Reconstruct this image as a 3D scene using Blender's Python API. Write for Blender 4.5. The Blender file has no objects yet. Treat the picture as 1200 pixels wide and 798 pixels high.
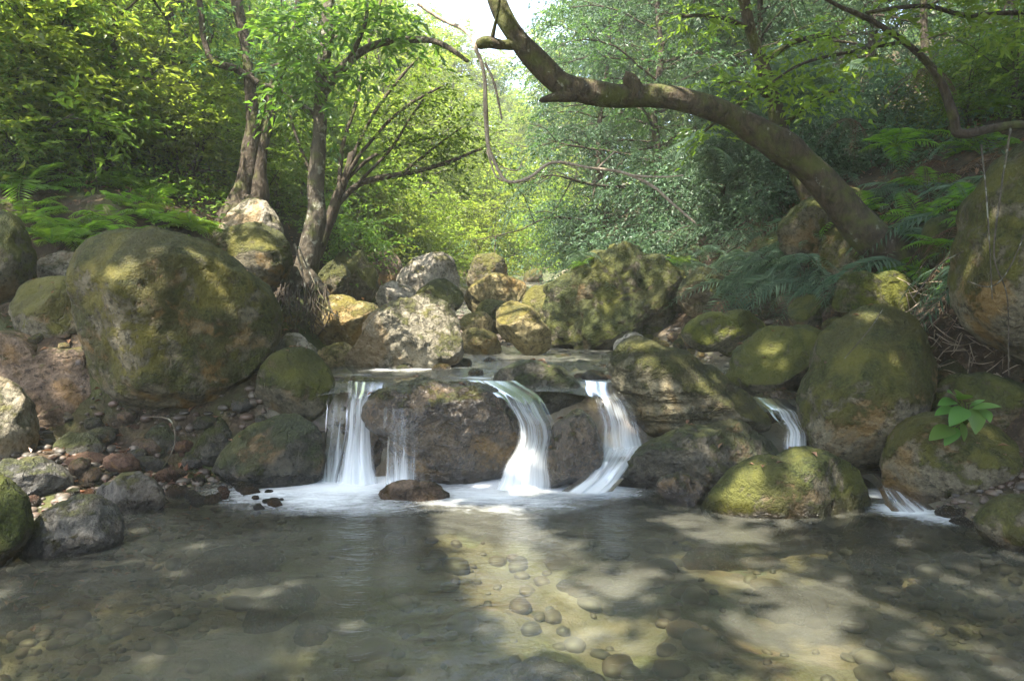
import bpy, bmesh, math, random
import numpy as np
from mathutils import Vector

R = math.radians
sc = bpy.context.scene
col = sc.collection
rng = np.random.default_rng(7)
random.seed(7)

# ------------------------------------------------------------------ camera, sky, sun, exposure
FPX, CX, HY, CZ = 867.0, 600.0, 370.0, 1.2          # focal length in photo pixels, centre column, horizon row, eye height
cam_d = bpy.data.cameras.new('camera')
cam = bpy.data.objects.new('camera', cam_d)
col.objects.link(cam)
cam.location = (0, 0, CZ)
cam.rotation_euler = (R(90), 0, 0)
cam_d.sensor_width = 36
cam_d.lens = 36 * FPX / 1200
cam_d.shift_y = -(399 - HY) / 1200
cam_d.clip_start = 0.05
cam_d.clip_end = 600
sc.camera = cam

SUN = Vector((-0.28, -0.36, 0.88)).normalized()       # direction towards the sun
elev = math.asin(SUN.z)
azim = math.atan2(SUN.x, SUN.y)
world = bpy.data.worlds.new("World")
sc.world = world
world.use_nodes = True
wn = world.node_tree
bg = wn.nodes['Background']
sky = wn.nodes.new('ShaderNodeTexSky')
sky.sky_type = 'NISHITA'
sky.sun_disc = False
sky.sun_elevation = elev
sky.sun_rotation = azim
sky.dust_density = 2.5
wn.links.new(sky.outputs[0], bg.inputs[0])
bg.inputs[1].default_value = 0.14
sun_d = bpy.data.lights.new('sun', 'SUN')
sun_d.energy = 5.0
sun_d.angle = R(0.7)
sun_d.color = (1.0, 0.93, 0.80)
sun = bpy.data.objects.new('sun', sun_d)
col.objects.link(sun)
sun.rotation_euler = SUN.to_track_quat('Z', 'Y').to_euler()
sun.location = (0, 0, 40)
sc.view_settings.view_transform = 'Standard'
sc.view_settings.look = 'None'
sc.view_settings.exposure = 2.75
sc.view_settings.gamma = 1
sc.view_settings.use_curve_mapping = False
cy = sc.cycles
cy.use_denoising = True
try:
    cy.denoiser = 'OPENIMAGEDENOISE'
except Exception:
    pass
cy.max_bounces = 8
cy.diffuse_bounces = 6
cy.glossy_bounces = 2
cy.transmission_bounces = 4
cy.transparent_max_bounces = 16
cy.volume_bounces = 1
cy.sample_clamp_indirect = 6
cy.caustics_reflective = False
cy.caustics_refractive = False
HAZE_DENSITY = 0.0034

# ------------------------------------------------------------------ helpers
def W(px, py, d):
    """point of the place seen at this pixel of the photo, d metres ahead"""
    return np.array(((px - CX) / FPX * d, d, CZ - (py - HY) / FPX * d))

def tag(o, label=None, cat=None, group=None, kind=None):
    if label: o['label'] = label
    if cat: o['category'] = cat
    if group: o['group'] = group
    if kind: o['kind'] = kind
    return o

def empty(name, loc, rz=0.0, s=1.0):
    o = bpy.data.objects.new(name, None)
    o.empty_display_size = 0.2
    o.location = loc
    o.rotation_euler = (0, 0, rz)
    o.scale = (s, s, s)
    col.objects.link(o)
    return o

def mesh_from(name, v, faces, mats, smooth=True, midx=None):
    """v (N,3); faces: list of arrays (M,k)"""
    me = bpy.data.meshes.new(name)
    v = np.asarray(v, dtype=np.float32)
    loops = np.concatenate([f.reshape(-1) for f in faces]).astype(np.int32)
    sizes = np.concatenate([np.full(len(f), f.shape[1], dtype=np.int32) for f in faces])
    starts = np.concatenate(([0], np.cumsum(sizes)[:-1])).astype(np.int32)
    me.vertices.add(len(v)); me.vertices.foreach_set('co', v.reshape(-1))
    me.loops.add(len(loops)); me.loops.foreach_set('vertex_index', loops)
    me.polygons.add(len(sizes)); me.polygons.foreach_set('loop_start', starts)
    me.polygons.foreach_set('use_smooth', np.full(len(sizes), smooth, dtype=bool))
    for m in (mats if isinstance(mats, (list, tuple)) else [mats]):
        me.materials.append(m)
    if midx is not None:
        me.polygons.foreach_set('material_index', np.asarray(midx, dtype=np.int32))
    me.update(calc_edges=True)
    return me

def link(name, me, parent=None, loc=None):
    o = bpy.data.objects.new(name, me)
    if loc is not None: o.location = loc
    if parent is not None: o.parent = parent
    col.objects.link(o)
    return o

def copy_tree(root, loc, rz=0.0, s=1.0, tilt=(0, 0)):
    c = root.copy()
    col.objects.link(c)
    c.location = loc
    c.rotation_euler = (tilt[0], tilt[1], rz)
    c.scale = (s, s, s) if not isinstance(s, tuple) else s
    for ch in root.children:
        k = ch.copy()
        col.objects.link(k)
        k.parent = c
    return c

# value noise
def _hash(i, j, k, s):
    n = (i * 374761393 + j * 668265263 + k * 2147483647 + s * 144665) & 0xFFFFFFFF
    n = ((n ^ (n >> 13)) * 1274126177) & 0xFFFFFFFF
    n = (n ^ (n >> 16)) * 2246822519 & 0xFFFFFFFF
    return ((n ^ (n >> 15)) & 0xFFFFFF) / float(0xFFFFFF)

def vnoise(p, s=0):
    p = np.asarray(p, dtype=np.float64)
    f = np.floor(p).astype(np.int64)
    t = p - f
    t = t * t * t * (t * (t * 6 - 15) + 10)
    out = 0
    for dx in (0, 1):
        wx = t[:, 0] if dx else 1 - t[:, 0]
        for dy in (0, 1):
            wy = t[:, 1] if dy else 1 - t[:, 1]
            for dz in (0, 1):
                wz = t[:, 2] if dz else 1 - t[:, 2]
                out = out + wx * wy * wz * _hash(f[:, 0] + dx, f[:, 1] + dy, f[:, 2] + dz, s)
    return out * 2 - 1

def fbm(p, o=4, s=0, gain=0.5):
    a, r = 1.0, 0
    q = np.asarray(p, dtype=np.float64)
    for k in range(o):
        r = r + a * vnoise(q + 17.3 * k, s + k)
        q = q * 2.03
        a *= gain
    return r

def sstep(a, b, x):
    t = np.clip((np.asarray(x, dtype=float) - a) / (b - a), 0, 1)
    return t * t * (3 - 2 * t)

# ------------------------------------------------------------------ materials
class NT:
    def __init__(self, name):
        self.m = bpy.data.materials.new(name)
        self.m.use_nodes = True
        self.t = self.m.node_tree
        self.t.nodes.clear()
        self.out = self.n('ShaderNodeOutputMaterial')
    def n(self, typ, **kw):
        nd = self.t.nodes.new(typ)
        for k, v in kw.items():
            if k.startswith('i_'):
                key = k[2:]
                key = int(key) if key.isdigit() else key
                nd.inputs[key].default_value = v
            else:
                setattr(nd, k, v)
        return nd
    def l(self, a, b):
        self.t.links.new(a, b)
    def noise(self, vec, scale, detail=4, rough=0.55, dist=0.0):
        nd = self.n('ShaderNodeTexNoise')
        nd.inputs['Scale'].default_value = scale
        nd.inputs['Detail'].default_value = detail
        nd.inputs['Roughness'].default_value = rough
        nd.inputs['Distortion'].default_value = dist
        if vec is not None: self.l(vec, nd.inputs['Vector'])
        return nd.outputs['Fac']
    def ramp(self, fac, stops, interp='LINEAR'):
        nd = self.n('ShaderNodeValToRGB')
        e = nd.color_ramp.elements
        nd.color_ramp.interpolation = interp
        while len(e) < len(stops): e.new(0.5)
        for el, (p, c) in zip(e, stops):
            el.position = p
            el.color = (*c, 1) if len(c) == 3 else c
        self.l(fac, nd.inputs[0])
        return nd.outputs[0]
    def mr(self, fac, a, b, c=0.0, d=1.0):
        nd = self.n('ShaderNodeMapRange')
        nd.interpolation_type = 'SMOOTHSTEP'
        for k, v in zip((1, 2, 3, 4), (a, b, c, d)): nd.inputs[k].default_value = v
        self.l(fac, nd.inputs[0])
        return nd.outputs[0]
    def math(self, op, a, b=None):
        nd = self.n('ShaderNodeMath', operation=op)
        for k, v in ((0, a), (1, b)):
            if v is None: continue
            if isinstance(v, (int, float)): nd.inputs[k].default_value = v
            else: self.l(v, nd.inputs[k])
        return nd.outputs[0]
    def mix(self, fac, a, b, blend='MIX'):
        nd = self.n('ShaderNodeMix', data_type='RGBA', blend_type=blend)
        for k, v in ((0, fac), (6, a), (7, b)):
            if isinstance(v, (int, float)): nd.inputs[k].default_value = v
            elif isinstance(v, tuple): nd.inputs[k].default_value = (*v, 1)
            else: self.l(v, nd.inputs[k])
        return nd.outputs[2]
    def mixsh(self, fac, a, b):
        nd = self.n('ShaderNodeMixShader')
        if isinstance(fac, (int, float)): nd.inputs[0].default_value = fac
        else: self.l(fac, nd.inputs[0])
        self.l(a, nd.inputs[1]); self.l(b, nd.inputs[2])
        return nd.outputs[0]

DK = 0.66
def rock_mat(name, c1, c2, moss=0.5, mossc=(0.075, 0.085, 0.018), rough=0.8, ochre=0.3, spec=0.25, bump=0.8, strata=0.0):
    c1, c2, mossc = tuple(x * DK for x in c1), tuple(x * DK for x in c2), tuple(x * 0.8 for x in mossc)
    t = NT(name)
    tc = t.n('ShaderNodeTexCoord')
    oi = t.n('ShaderNodeObjectInfo')
    off = t.n('ShaderNodeVectorMath', operation='SCALE')
    comb = t.n('ShaderNodeCombineXYZ')
    for k in range(3): t.l(oi.outputs['Random'], comb.inputs[k])
    t.l(comb.outputs[0], off.inputs[0]); off.inputs['Scale'].default_value = 40
    add = t.n('ShaderNodeVectorMath', operation='ADD')
    t.l(tc.outputs['Object'], add.inputs[0]); t.l(off.outputs[0], add.inputs[1])
    v = add.outputs[0]
    n1 = t.noise(v, 2.2, 7, 0.62, 0.5)
    n2 = t.noise(v, 8, 7, 0.68, 0.3)
    n3 = t.noise(v, 50, 4, 0.65)
    n4 = t.noise(v, 1.3, 6, 0.62, 0.6)
    n5 = t.noise(v, 3.6, 6, 0.65, 0.8)
    k = lambda c, f: tuple(min(1, x * f) for x in c)
    base = t.mix(t.mr(n1, 0.36, 0.64), c1, c2)
    base = t.mix(t.mr(n5, 0.5, 0.62, 0, 0.7), base, k(c1, 0.5))
    base = t.mix(t.mr(n2, 0.5, 0.66, 0, 0.6), base, k(c1, 0.32))
    n6 = t.noise(v, 23, 5, 0.7)
    base = t.mix(t.mr(n3, 0.45, 0.75, 0, 0.6), base, k(c2, 1.6))
    base = t.mix(t.mr(n6, 0.52, 0.62, 0, 0.8), base, k(c1, 0.28))
    base = t.mix(t.mr(n6, 0.46, 0.36, 0, 0.5), base, k(c2, 1.5))
    base = t.mix(t.math('MULTIPLY', t.mr(n4, 0.53, 0.64), ochre), base, (0.21, 0.115, 0.022))
    vo = t.n('ShaderNodeTexVoronoi'); vo.inputs['Scale'].default_value = 4.0
    t.l(v, vo.inputs['Vector'])
    spot = t.mr(t.math('ADD', vo.outputs['Distance'], t.math('MULTIPLY', n2, 0.6)), 0.36, 0.46, 1, 0)
    base = t.mix(t.math('MULTIPLY', spot, 0.4), base, k(c2, 1.35))
    ge = t.n('ShaderNodeNewGeometry')
    sep = t.n('ShaderNodeSeparateXYZ')
    t.l(ge.outputs['Normal'], sep.inputs[0])
    up = t.math('ADD', t.math('MULTIPLY', sep.outputs[2], 0.31), t.math('ADD', t.math('MULTIPLY', n5, 0.75), t.math('MULTIPLY', n2, 0.75)))
    th = 1.14 - 0.5 * moss
    mk = t.mr(t.math('ADD', up, t.math('MULTIPLY', t.math('SUBTRACT', n3, 0.5), 0.22)), th - 0.05, th + 0.09, 0, min(0.95, 0.62 + moss * 0.35))
    mcol = t.mix(t.mr(n3, 0.35, 0.65), k(mossc, 0.35), mossc)
    mcol = t.mix(t.mr(n6, 0.5, 0.64, 0, 0.65), mcol, k(mossc, 0.4))
    mcol = t.mix(t.mr(n1, 0.42, 0.62), mcol, (mossc[0] * 1.7, mossc[1] * 1.4, mossc[2] * 1.1))
    mcol = t.mix(t.mr(n4, 0.5, 0.62, 0, 0.6), mcol, (mossc[0] * 0.7, mossc[1] * 0.62, mossc[2] * 0.9))
    base = t.mix(mk, base, mcol)
    vc = t.n('ShaderNodeTexVoronoi', feature='DISTANCE_TO_EDGE'); vc.inputs['Scale'].default_value = 1.5
    wc = t.n('ShaderNodeVectorMath', operation='ADD')
    nv = t.n('ShaderNodeTexNoise'); nv.inputs['Scale'].default_value = 2.5; nv.inputs['Detail'].default_value = 5
    t.l(v, nv.inputs['Vector']); t.l(v, wc.inputs[0]); t.l(nv.outputs['Color'], wc.inputs[1]); t.l(wc.outputs[0], vc.inputs['Vector'])
    crack = t.math('MULTIPLY', t.mr(vc.outputs['Distance'], 0.0, 0.022, 1, 0), t.mr(n5, 0.52, 0.62))
    base = t.mix(t.math('MULTIPLY', crack, 0.45), base, k(c1, 0.2))
    b = t.n('ShaderNodeBsdfPrincipled')
    t.l(base, b.inputs['Base Color'])
    sp = t.n('ShaderNodeSeparateXYZ'); t.l(ge.outputs['Position'], sp.inputs[0])
    wet = t.mr(t.math('SUBTRACT', sp.outputs[2], t.math('MULTIPLY', n5, 0.16)), -0.02, 0.03, 1, 0)   # splashed margin along the pool
    t.l(t.mix(wet, base, t.mix(1.0, base, (0.42, 0.4, 0.38), 'MULTIPLY')), b.inputs['Base Color'])
    t.l(t.math('SUBTRACT', t.mr(n2, 0.3, 0.7, rough - 0.12, rough + 0.1), t.math('MULTIPLY', wet, rough - 0.22)), b.inputs['Roughness'])
    b.inputs['Specular IOR Level'].default_value = spec
    h = t.math('ADD', n2, t.math('MULTIPLY', n3, 0.4))
    h = t.math('ADD', h, t.math('MULTIPLY', n5, 1.5))
    h = t.math('ADD', h, t.math('MULTIPLY', mk, t.math('ADD', t.math('MULTIPLY', n3, 0.8), t.math('MULTIPLY', n6, 1.2))))
    h = t.math('ADD', h, t.math('MULTIPLY', n6, 0.8))
    h = t.math('SUBTRACT', h, t.math('MULTIPLY', crack, 0.8))
    if strata:
        wv = t.n('ShaderNodeTexWave')
        wv.inputs['Scale'].default_value = 1.5
        wv.inputs['Distortion'].default_value = 9.0
        wv.inputs['Detail'].default_value = 6
        wv.inputs['Detail Scale'].default_value = 0.8
        wv.inputs['Detail Roughness'].default_value = 0.62
        mp = t.n('ShaderNodeMapping')
        mp.inputs['Rotation'].default_value = (0, R(strata), 0)
        mp.inputs['Scale'].default_value = (0.35, 0.6, 1.6)
        t.l(tc.outputs['Object'], mp.inputs[0])
        wv.bands_direction = 'Z'
        t.l(mp.outputs[0], wv.inputs['Vector'])
        h = t.math('ADD', h, t.math('MULTIPLY', wv.outputs['Fac'], 1.3))
        base2 = t.mix(t.mr(wv.outputs['Fac'], 0.1, 0.5, 0.5, 0), base, k(c1, 0.4))
        t.l(base2, b.inputs['Base Color'])
    bp = t.n('ShaderNodeBump')
    bp.inputs['Strength'].default_value = bump
    bp.inputs['Distance'].default_value = 0.05
    t.l(h, bp.inputs['Height'])
    t.l(bp.outputs[0], b.inputs['Normal'])
    t.l(b.outputs[0], t.out.inputs[0])
    return t.m

M = {}
M['rock'] = rock_mat('mossy_sandstone', (0.13, 0.11, 0.07), (0.19, 0.165, 0.105), moss=0.78, ochre=0.5)
M['rock_moss'] = rock_mat('thick_moss_stone', (0.09, 0.08, 0.05), (0.15, 0.13, 0.085), moss=0.85, mossc=(0.06, 0.075, 0.016))
M['rock_green'] = rock_mat('bright_moss_stone', (0.10, 0.095, 0.055), (0.17, 0.15, 0.09), moss=1.0, mossc=(0.08, 0.1, 0.016))
M['rock_strata'] = rock_mat('layered_mossy_stone', (0.12, 0.11, 0.065), (0.2, 0.175, 0.11), moss=0.68, strata=33, bump=0.9)
M['rock_strata_flat'] = rock_mat('layered_stone', (0.15, 0.13, 0.09), (0.24, 0.21, 0.15), moss=0.5, strata=-12, bump=0.9)
M['rock_pale'] = rock_mat('pale_sandstone', (0.25, 0.22, 0.165), (0.38, 0.34, 0.27), moss=0.3, ochre=0.4)
M['rock_gold'] = rock_mat('yellow_sandstone', (0.22, 0.17, 0.08), (0.33, 0.27, 0.13), moss=0.5, ochre=0.6, mossc=(0.11, 0.11, 0.022))
M['rock_pale2'] = rock_mat('pale_mossy_sandstone', (0.2, 0.18, 0.125), (0.31, 0.275, 0.2), moss=0.5, ochre=0.35)
M['rock_brown'] = rock_mat('brown_stone', (0.13, 0.09, 0.06), (0.2, 0.145, 0.1), moss=0.3, ochre=0.4)
M['rock_wet'] = rock_mat('wet_dark_stone', (0.05, 0.035, 0.021), (0.12, 0.082, 0.043), moss=0.35, rough=0.24, spec=0.8, ochre=0.5, bump=0.9)
M['rock_wetb'] = rock_mat('wet_brown_stone', (0.055, 0.038, 0.022), (0.125, 0.085, 0.045), moss=0.3, rough=0.2, spec=0.9, ochre=0.5, bump=0.9)
M['rock_big'] = rock_mat('big_mossy_stone', (0.13, 0.112, 0.07), (0.2, 0.172, 0.105), moss=0.95, ochre=0.6, mossc=(0.09, 0.095, 0.024))
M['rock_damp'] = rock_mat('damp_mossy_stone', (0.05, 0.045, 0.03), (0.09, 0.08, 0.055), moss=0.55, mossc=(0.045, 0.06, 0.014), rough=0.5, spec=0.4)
M['rock_red'] = rock_mat('reddish_cobble', (0.13, 0.07, 0.045), (0.2, 0.12, 0.08), moss=0.05, ochre=0.3, rough=0.6)
M['rock_grey'] = rock_mat('grey_cobble', (0.08, 0.078, 0.068), (0.15, 0.14, 0.12), moss=0.35, ochre=0.1, rough=0.6)

def leaf_mat(name, c_lo, c_hi, trans=0.5, tmul=(2.1, 2.2, 0.9), gloss=0.3):
    t = NT(name)
    ge = t.n('ShaderNodeNewGeometry')
    oi = t.n('ShaderNodeObjectInfo')
    c = t.ramp(ge.outputs['Random Per Island'], [(0.0, c_lo), (0.55, tuple((a + b) / 2 for a, b in zip(c_lo, c_hi))), (1.0, c_hi)])
    hsv = t.n('ShaderNodeHueSaturation')
    t.l(t.mr(oi.outputs['Random'], 0, 1, 0.48, 0.515), hsv.inputs['Hue'])
    t.l(t.mr(oi.outputs['Random'], 0, 1, 0.85, 1.15), hsv.inputs['Value'])
    t.l(c, hsv.inputs['Color'])
    c = hsv.outputs[0]
    p = t.n('ShaderNodeBsdfPrincipled')
    t.l(c, p.inputs['Base Color'])
    p.inputs['Roughness'].default_value = 0.42
    p.inputs['Specular IOR Level'].default_value = gloss
    tr = t.n('ShaderNodeBsdfTranslucent')
    t.l(t.mix(1.0, c, tmul, 'MULTIPLY'), tr.inputs[0])
    t.l(t.mixsh(trans, p.outputs[0], tr.outputs[0]), t.out.inputs[0])
    return t.m

M['leaf_lime'] = leaf_mat('lime_leaf', (0.085, 0.13, 0.028), (0.15, 0.195, 0.05), 0.62)
M['leaf_mid'] = leaf_mat('green_leaf', (0.05, 0.095, 0.02), (0.105, 0.15, 0.035), 0.5)
M['leaf_dark'] = leaf_mat('dark_leaf', (0.028, 0.062, 0.026), (0.065, 0.11, 0.045), 0.4)
M['leaf_blue'] = leaf_mat('bluish_leaf', (0.045, 0.085, 0.05), (0.09, 0.145, 0.085), 0.38, (1.5, 1.6, 1.0))
M['fern_green'] = leaf_mat('fern_frond', (0.075, 0.14, 0.022), (0.12, 0.2, 0.035), 0.5)
M['fern_blue'] = leaf_mat('shade_fern_frond', (0.06, 0.105, 0.07), (0.12, 0.18, 0.12), 0.4, (1.6, 1.6, 1.0))
M['dead_frond'] = leaf_mat('dead_frond', (0.07, 0.043, 0.028), (0.14, 0.09, 0.055), 0.3, (1.3, 1.1, 0.8))
M['litter'] = leaf_mat('fallen_leaf', (0.09, 0.05, 0.03), (0.26, 0.16, 0.09), 0.2, (1.3, 1.1, 0.8))

def bark_mat(name, c1, c2, moss=0.3, lichen=0.0):
    t = NT(name)
    tc = t.n('ShaderNodeTexCoord')
    mp = t.n('ShaderNodeMapping'); mp.inputs['Scale'].default_value = (1, 1, 0.35)
    t.l(tc.outputs['Object'], mp.inputs[0])
    n1 = t.noise(mp.outputs[0], 22, 6, 0.65, 0.6)
    n2 = t.noise(tc.outputs['Object'], 4.5, 5, 0.6)
    n3 = t.noise(tc.outputs['Object'], 11, 5, 0.6)
    c = t.mix(t.mr(n1, 0.35, 0.65), c1, c2)
    c = t.mix(t.mr(n2, 0.62 - 0.25 * moss, 0.78 - 0.2 * moss, 0, 0.8), c, (0.075, 0.085, 0.022))
    if lichen:
        c = t.mix(t.mr(n3, 0.64 - 0.12 * lichen, 0.72 - 0.12 * lichen, 0, 0.7), c, (0.24, 0.24, 0.19))
    b = t.n('ShaderNodeBsdfPrincipled')
    t.l(c, b.inputs['Base Color']); b.inputs['Roughness'].default_value = 0.85
    b.inputs['Specular IOR Level'].default_value = 0.2
    bp = t.n('ShaderNodeBump'); bp.inputs['Strength'].default_value = 0.9; bp.inputs['Distance'].default_value = 0.04
    t.l(t.math('ADD', n1, n3), bp.inputs['Height']); t.l(bp.outputs[0], b.inputs['Normal'])
    t.l(b.outputs[0], t.out.inputs[0])
    return t.m
M['bark'] = bark_mat('dark_bark', (0.03, 0.023, 0.017), (0.065, 0.05, 0.036), 0.4)
M['bark_moss'] = bark_mat('mossy_bark', (0.034, 0.027, 0.018), (0.075, 0.057, 0.038), 0.75, 0.1)
M['bark_lichen'] = bark_mat('lichen_bark', (0.045, 0.037, 0.027), (0.09, 0.075, 0.055), 0.45, 0.75)
M['bark_pale'] = bark_mat('pale_dead_wood', (0.24, 0.19, 0.14), (0.38, 0.31, 0.24), 0.0)

def ground_mat():
    t = NT('forest_ground')
    tc = t.n('ShaderNodeTexCoord')
    v = tc.outputs['Object']
    n1 = t.noise(v, 0.7, 6, 0.6); n2 = t.noise(v, 6, 6, 0.65); n3 = t.noise(v, 28, 5, 0.6)
    c = t.mix(t.mr(n2, 0.35, 0.65), (0.02, 0.015, 0.01), (0.05, 0.035, 0.022))
    c = t.mix(t.mr(n3, 0.5, 0.7, 0, 0.5), c, (0.13, 0.09, 0.055))
    c = t.mix(t.mr(n1, 0.48, 0.62, 0, 0.7), c, (0.06, 0.075, 0.02))
    at = t.n('ShaderNodeAttribute'); at.attribute_name = 'bed'
    vo = t.n('ShaderNodeTexVoronoi'); vo.inputs['Scale'].default_value = 2.6
    wv = t.n('ShaderNodeVectorMath', operation='ADD')
    nz = t.n('ShaderNodeTexNoise'); nz.inputs['Scale'].default_value = 3.0
    t.l(v, nz.inputs['Vector']); t.l(v, wv.inputs[0]); t.l(nz.outputs['Color'], wv.inputs[1])
    t.l(wv.outputs[0], vo.inputs['Vector'])
    bedc = t.mix(t.mr(n2, 0.3, 0.7), t.mix(0.06, (0.225, 0.2, 0.16), vo.outputs['Color'], 'MIX'), (0.16, 0.145, 0.1))
    n5 = t.noise(v, 0.9, 4, 0.5)
    bedc = t.mix(t.mr(n5, 0.45, 0.65, 0, 0.5), bedc, (0.22, 0.15, 0.09))
    bedc = t.mix(1.0, bedc, (0.72, 0.7, 0.68), 'MULTIPLY')
    bedc = t.mix(t.mr(vo.outputs['Distance'], 0.35, 0.7, 0, 0.5), bedc, (0.09, 0.08, 0.055))
    c = t.mix(at.outputs['Fac'], c, bedc)
    b = t.n('ShaderNodeBsdfPrincipled'); b.inputs['Roughness'].default_value = 0.9
    b.inputs['Specular IOR Level'].default_value = 0.2
    t.l(c, b.inputs['Base Color'])
    bp = t.n('ShaderNodeBump'); bp.inputs['Strength'].default_value = 0.8; bp.inputs['Distance'].default_value = 0.06
    t.l(t.math('ADD', n2, t.math('MULTIPLY', n3, 0.5)), bp.inputs['Height']); t.l(bp.outputs[0], b.inputs['Normal'])
    t.l(b.outputs[0], t.out.inputs[0])
    return t.m
M['ground'] = ground_mat()

def water_mat(name, milky=0.13, tint=(0.64, 0.67, 0.54), bscale=1.0, rough=0.14):
    t = NT(name)
    tc = t.n('ShaderNodeTexCoord')
    mp = t.n('ShaderNodeMapping'); mp.inputs['Scale'].default_value = (0.75, 1.4, 1)
    t.l(tc.outputs['Object'], mp.inputs[0])
    n1 = t.noise(mp.outputs[0], 5.0 * bscale, 5, 0.55, 0.8)
    n2 = t.noise(mp.outputs[0], 17 * bscale, 3, 0.5, 0.5)
    n3 = t.noise(mp.outputs[0], 1.1, 5, 0.6, 0.9)
    bp = t.n('ShaderNodeBump'); bp.inputs['Strength'].default_value = 0.4; bp.inputs['Distance'].default_value = 0.035
    t.l(t.math('ADD', n1, t.math('MULTIPLY', n2, 0.35)), bp.inputs['Height'])
    gl = t.n('ShaderNodeBsdfGlossy'); gl.inputs['Roughness'].default_value = rough
    t.l(bp.outputs[0], gl.inputs['Normal'])
    fr = t.n('ShaderNodeFresnel'); fr.inputs['IOR'].default_value = 1.33
    t.l(bp.outputs[0], fr.inputs['Normal'])
    tr = t.n('ShaderNodeBsdfTransparent'); tr.inputs[0].default_value = (*tint, 1)
    df = t.n('ShaderNodeBsdfDiffuse')
    df.inputs[0].default_value = (0.29, 0.29, 0.235, 1)
    body = t.mixsh(t.mr(n3, 0.3, 0.7, milky * 0.45, milky * 1.6), tr.outputs[0], df.outputs[0])
    w = t.mixsh(fr.outputs[0], body, gl.outputs[0])
    at = t.n('ShaderNodeAttribute'); at.attribute_name = 'foam'
    mp2 = t.n('ShaderNodeMapping'); mp2.inputs['Scale'].default_value = (1.0, 2.2, 1)
    t.l(tc.outputs['Object'], mp2.inputs[0])
    nf = t.noise(mp2.outputs[0], 7, 6, 0.6, 1.2)
    nb = t.noise(tc.outputs['Object'], 55, 4, 0.7)
    nf = t.math('ADD', nf, t.math('MULTIPLY', t.math('SUBTRACT', nb, 0.5), 0.45))
    fm = t.mr(t.math('ADD', at.outputs['Fac'], t.math('MULTIPLY', t.math('SUBTRACT', nf, 0.5), 0.7)), 0.12, 1.05, 0, 0.93)
    fo = t.n('ShaderNodeBsdfDiffuse'); fo.inputs[0].default_value = (0.78, 0.82, 0.84, 1)
    t.l(t.mixsh(fm, w, fo.outputs[0]), t.out.inputs[0])
    return t.m
M['water'] = water_mat('stream_water')
M['water_up'] = water_mat('upper_stream_water', milky=0.2, bscale=1.6, rough=0.2)

def fall_mat():
    t = NT('falling_water')
    uv = t.n('ShaderNodeUVMap'); uv.uv_map = 'UVMap'
    mp = t.n('ShaderNodeMapping'); mp.inputs['Scale'].default_value = (9, 0.7, 1)
    t.l(uv.outputs[0], mp.inputs[0])
    n1 = t.noise(mp.outputs[0], 1.0, 7, 0.72, 0.08)
    at = t.n('ShaderNodeAttribute'); at.attribute_name = 'body'
    a = t.mr(t.math('ADD', t.math('MULTIPLY', t.math('SUBTRACT', n1, 0.5), 2.2), at.outputs['Fac']), 0.0, 1.2, 0.0, 0.88)
    df = t.n('ShaderNodeBsdfDiffuse'); df.inputs[0].default_value = (0.8, 0.84, 0.86, 1)
    tl = t.n('ShaderNodeBsdfTranslucent'); tl.inputs[0].default_value = (0.8, 0.84, 0.86, 1)
    gl = t.n('ShaderNodeBsdfGlossy'); gl.inputs['Roughness'].default_value = 0.25
    s = t.mixsh(0.4, df.outputs[0], tl.outputs[0])
    tr = t.n('ShaderNodeBsdfTransparent')
    fr = t.n('ShaderNodeFresnel'); fr.inputs['IOR'].default_value = 1.2
    clear = t.mixsh(fr.outputs[0], tr.outputs[0], gl.outputs[0])
    t.l(t.mixsh(a, clear, s), t.out.inputs[0])
    return t.m
M['fall'] = fall_mat()

# ------------------------------------------------------------------ terrain
LX = ([-8, 2.0, 3.0, 3.8, 4.6, 5.3, 6.0, 7.0, 9.0, 12, 16, 25, 120], [-2.6, -2.6, -2.55, -2.3, -2.25, -2.0, -1.5, -1.55, -1.7, -1.25, -1.1, -1.6, -4])
RX = ([-8, 2.0, 3.0, 3.8, 4.6, 5.3, 6.0, 7.0, 9.0, 12, 16, 25, 120], [3.2, 3.0, 2.9, 2.7, 2.6, 2.75, 2.75, 2.7, 1.8, 1.25, 1.2, 2.0, 4])
BZ = ([-8, 1, 3, 4.6, 5.5, 5.68, 5.85, 9, 11, 13, 16, 25, 40, 70, 120], [-.4, -.42, -.36, -.26, -.14, .38, .58, .6, .85, 1.25, 1.9, 3.0, 4.4, 8, 15])
def H0(x, y):
    lx, rx, bz = np.interp(y, *LX), np.interp(y, *RX), np.interp(y, *BZ)
    el, er = lx - x, x - rx
    back = sstep(7, 14, y)
    A = sstep(6.2, 7.5, y)
    zl = A * (0.85 * sstep(0.35, 1.8, el) + 0.3 * sstep(1.2, 2.6, el)) + (0.05 + 0.09 * A) * np.clip(el - 0.6, 0, None) ** 1.15
    zl = zl + 0.30 * sstep(7.2, 11, y) * np.clip(el - 0.9, 0, 14) ** 1.05
    zl = zl * (1 - 0.2 * back) + 0.42 * sstep(-0.8 + 0.7 * sstep(5.9, 6.6, y), 1.7 - 0.6 * sstep(5.9, 6.6, y), el)
    zr = 0.4 * sstep(-0.5, 0.4, er) + 0.8 * sstep(0.2, 1.3, er) + 0.72 * np.clip(er - 0.7, 0, None) ** 1.04 * (1 - 0.3 * back)
    z = bz + zl * (1 - 0.35 * sstep(5.1, 5.8, y) * sstep(0.3, -0.8, el)) + zr
    bz = bz - .2 * sstep(1.2, 1.7, x) * sstep(7.4, 6.2, y) * sstep(5.5, 5.8, y)
    z = z - .2 * sstep(1.2, 1.7, x) * sstep(7.4, 6.2, y) * sstep(5.5, 5.8, y) * sstep(3.2, 2.6, x)
    rise = sstep(0, 9, np.maximum(el, er))
    return np.minimum(z, bz + 16 + 0.15 * np.maximum(el, er)) + 0 * rise
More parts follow.
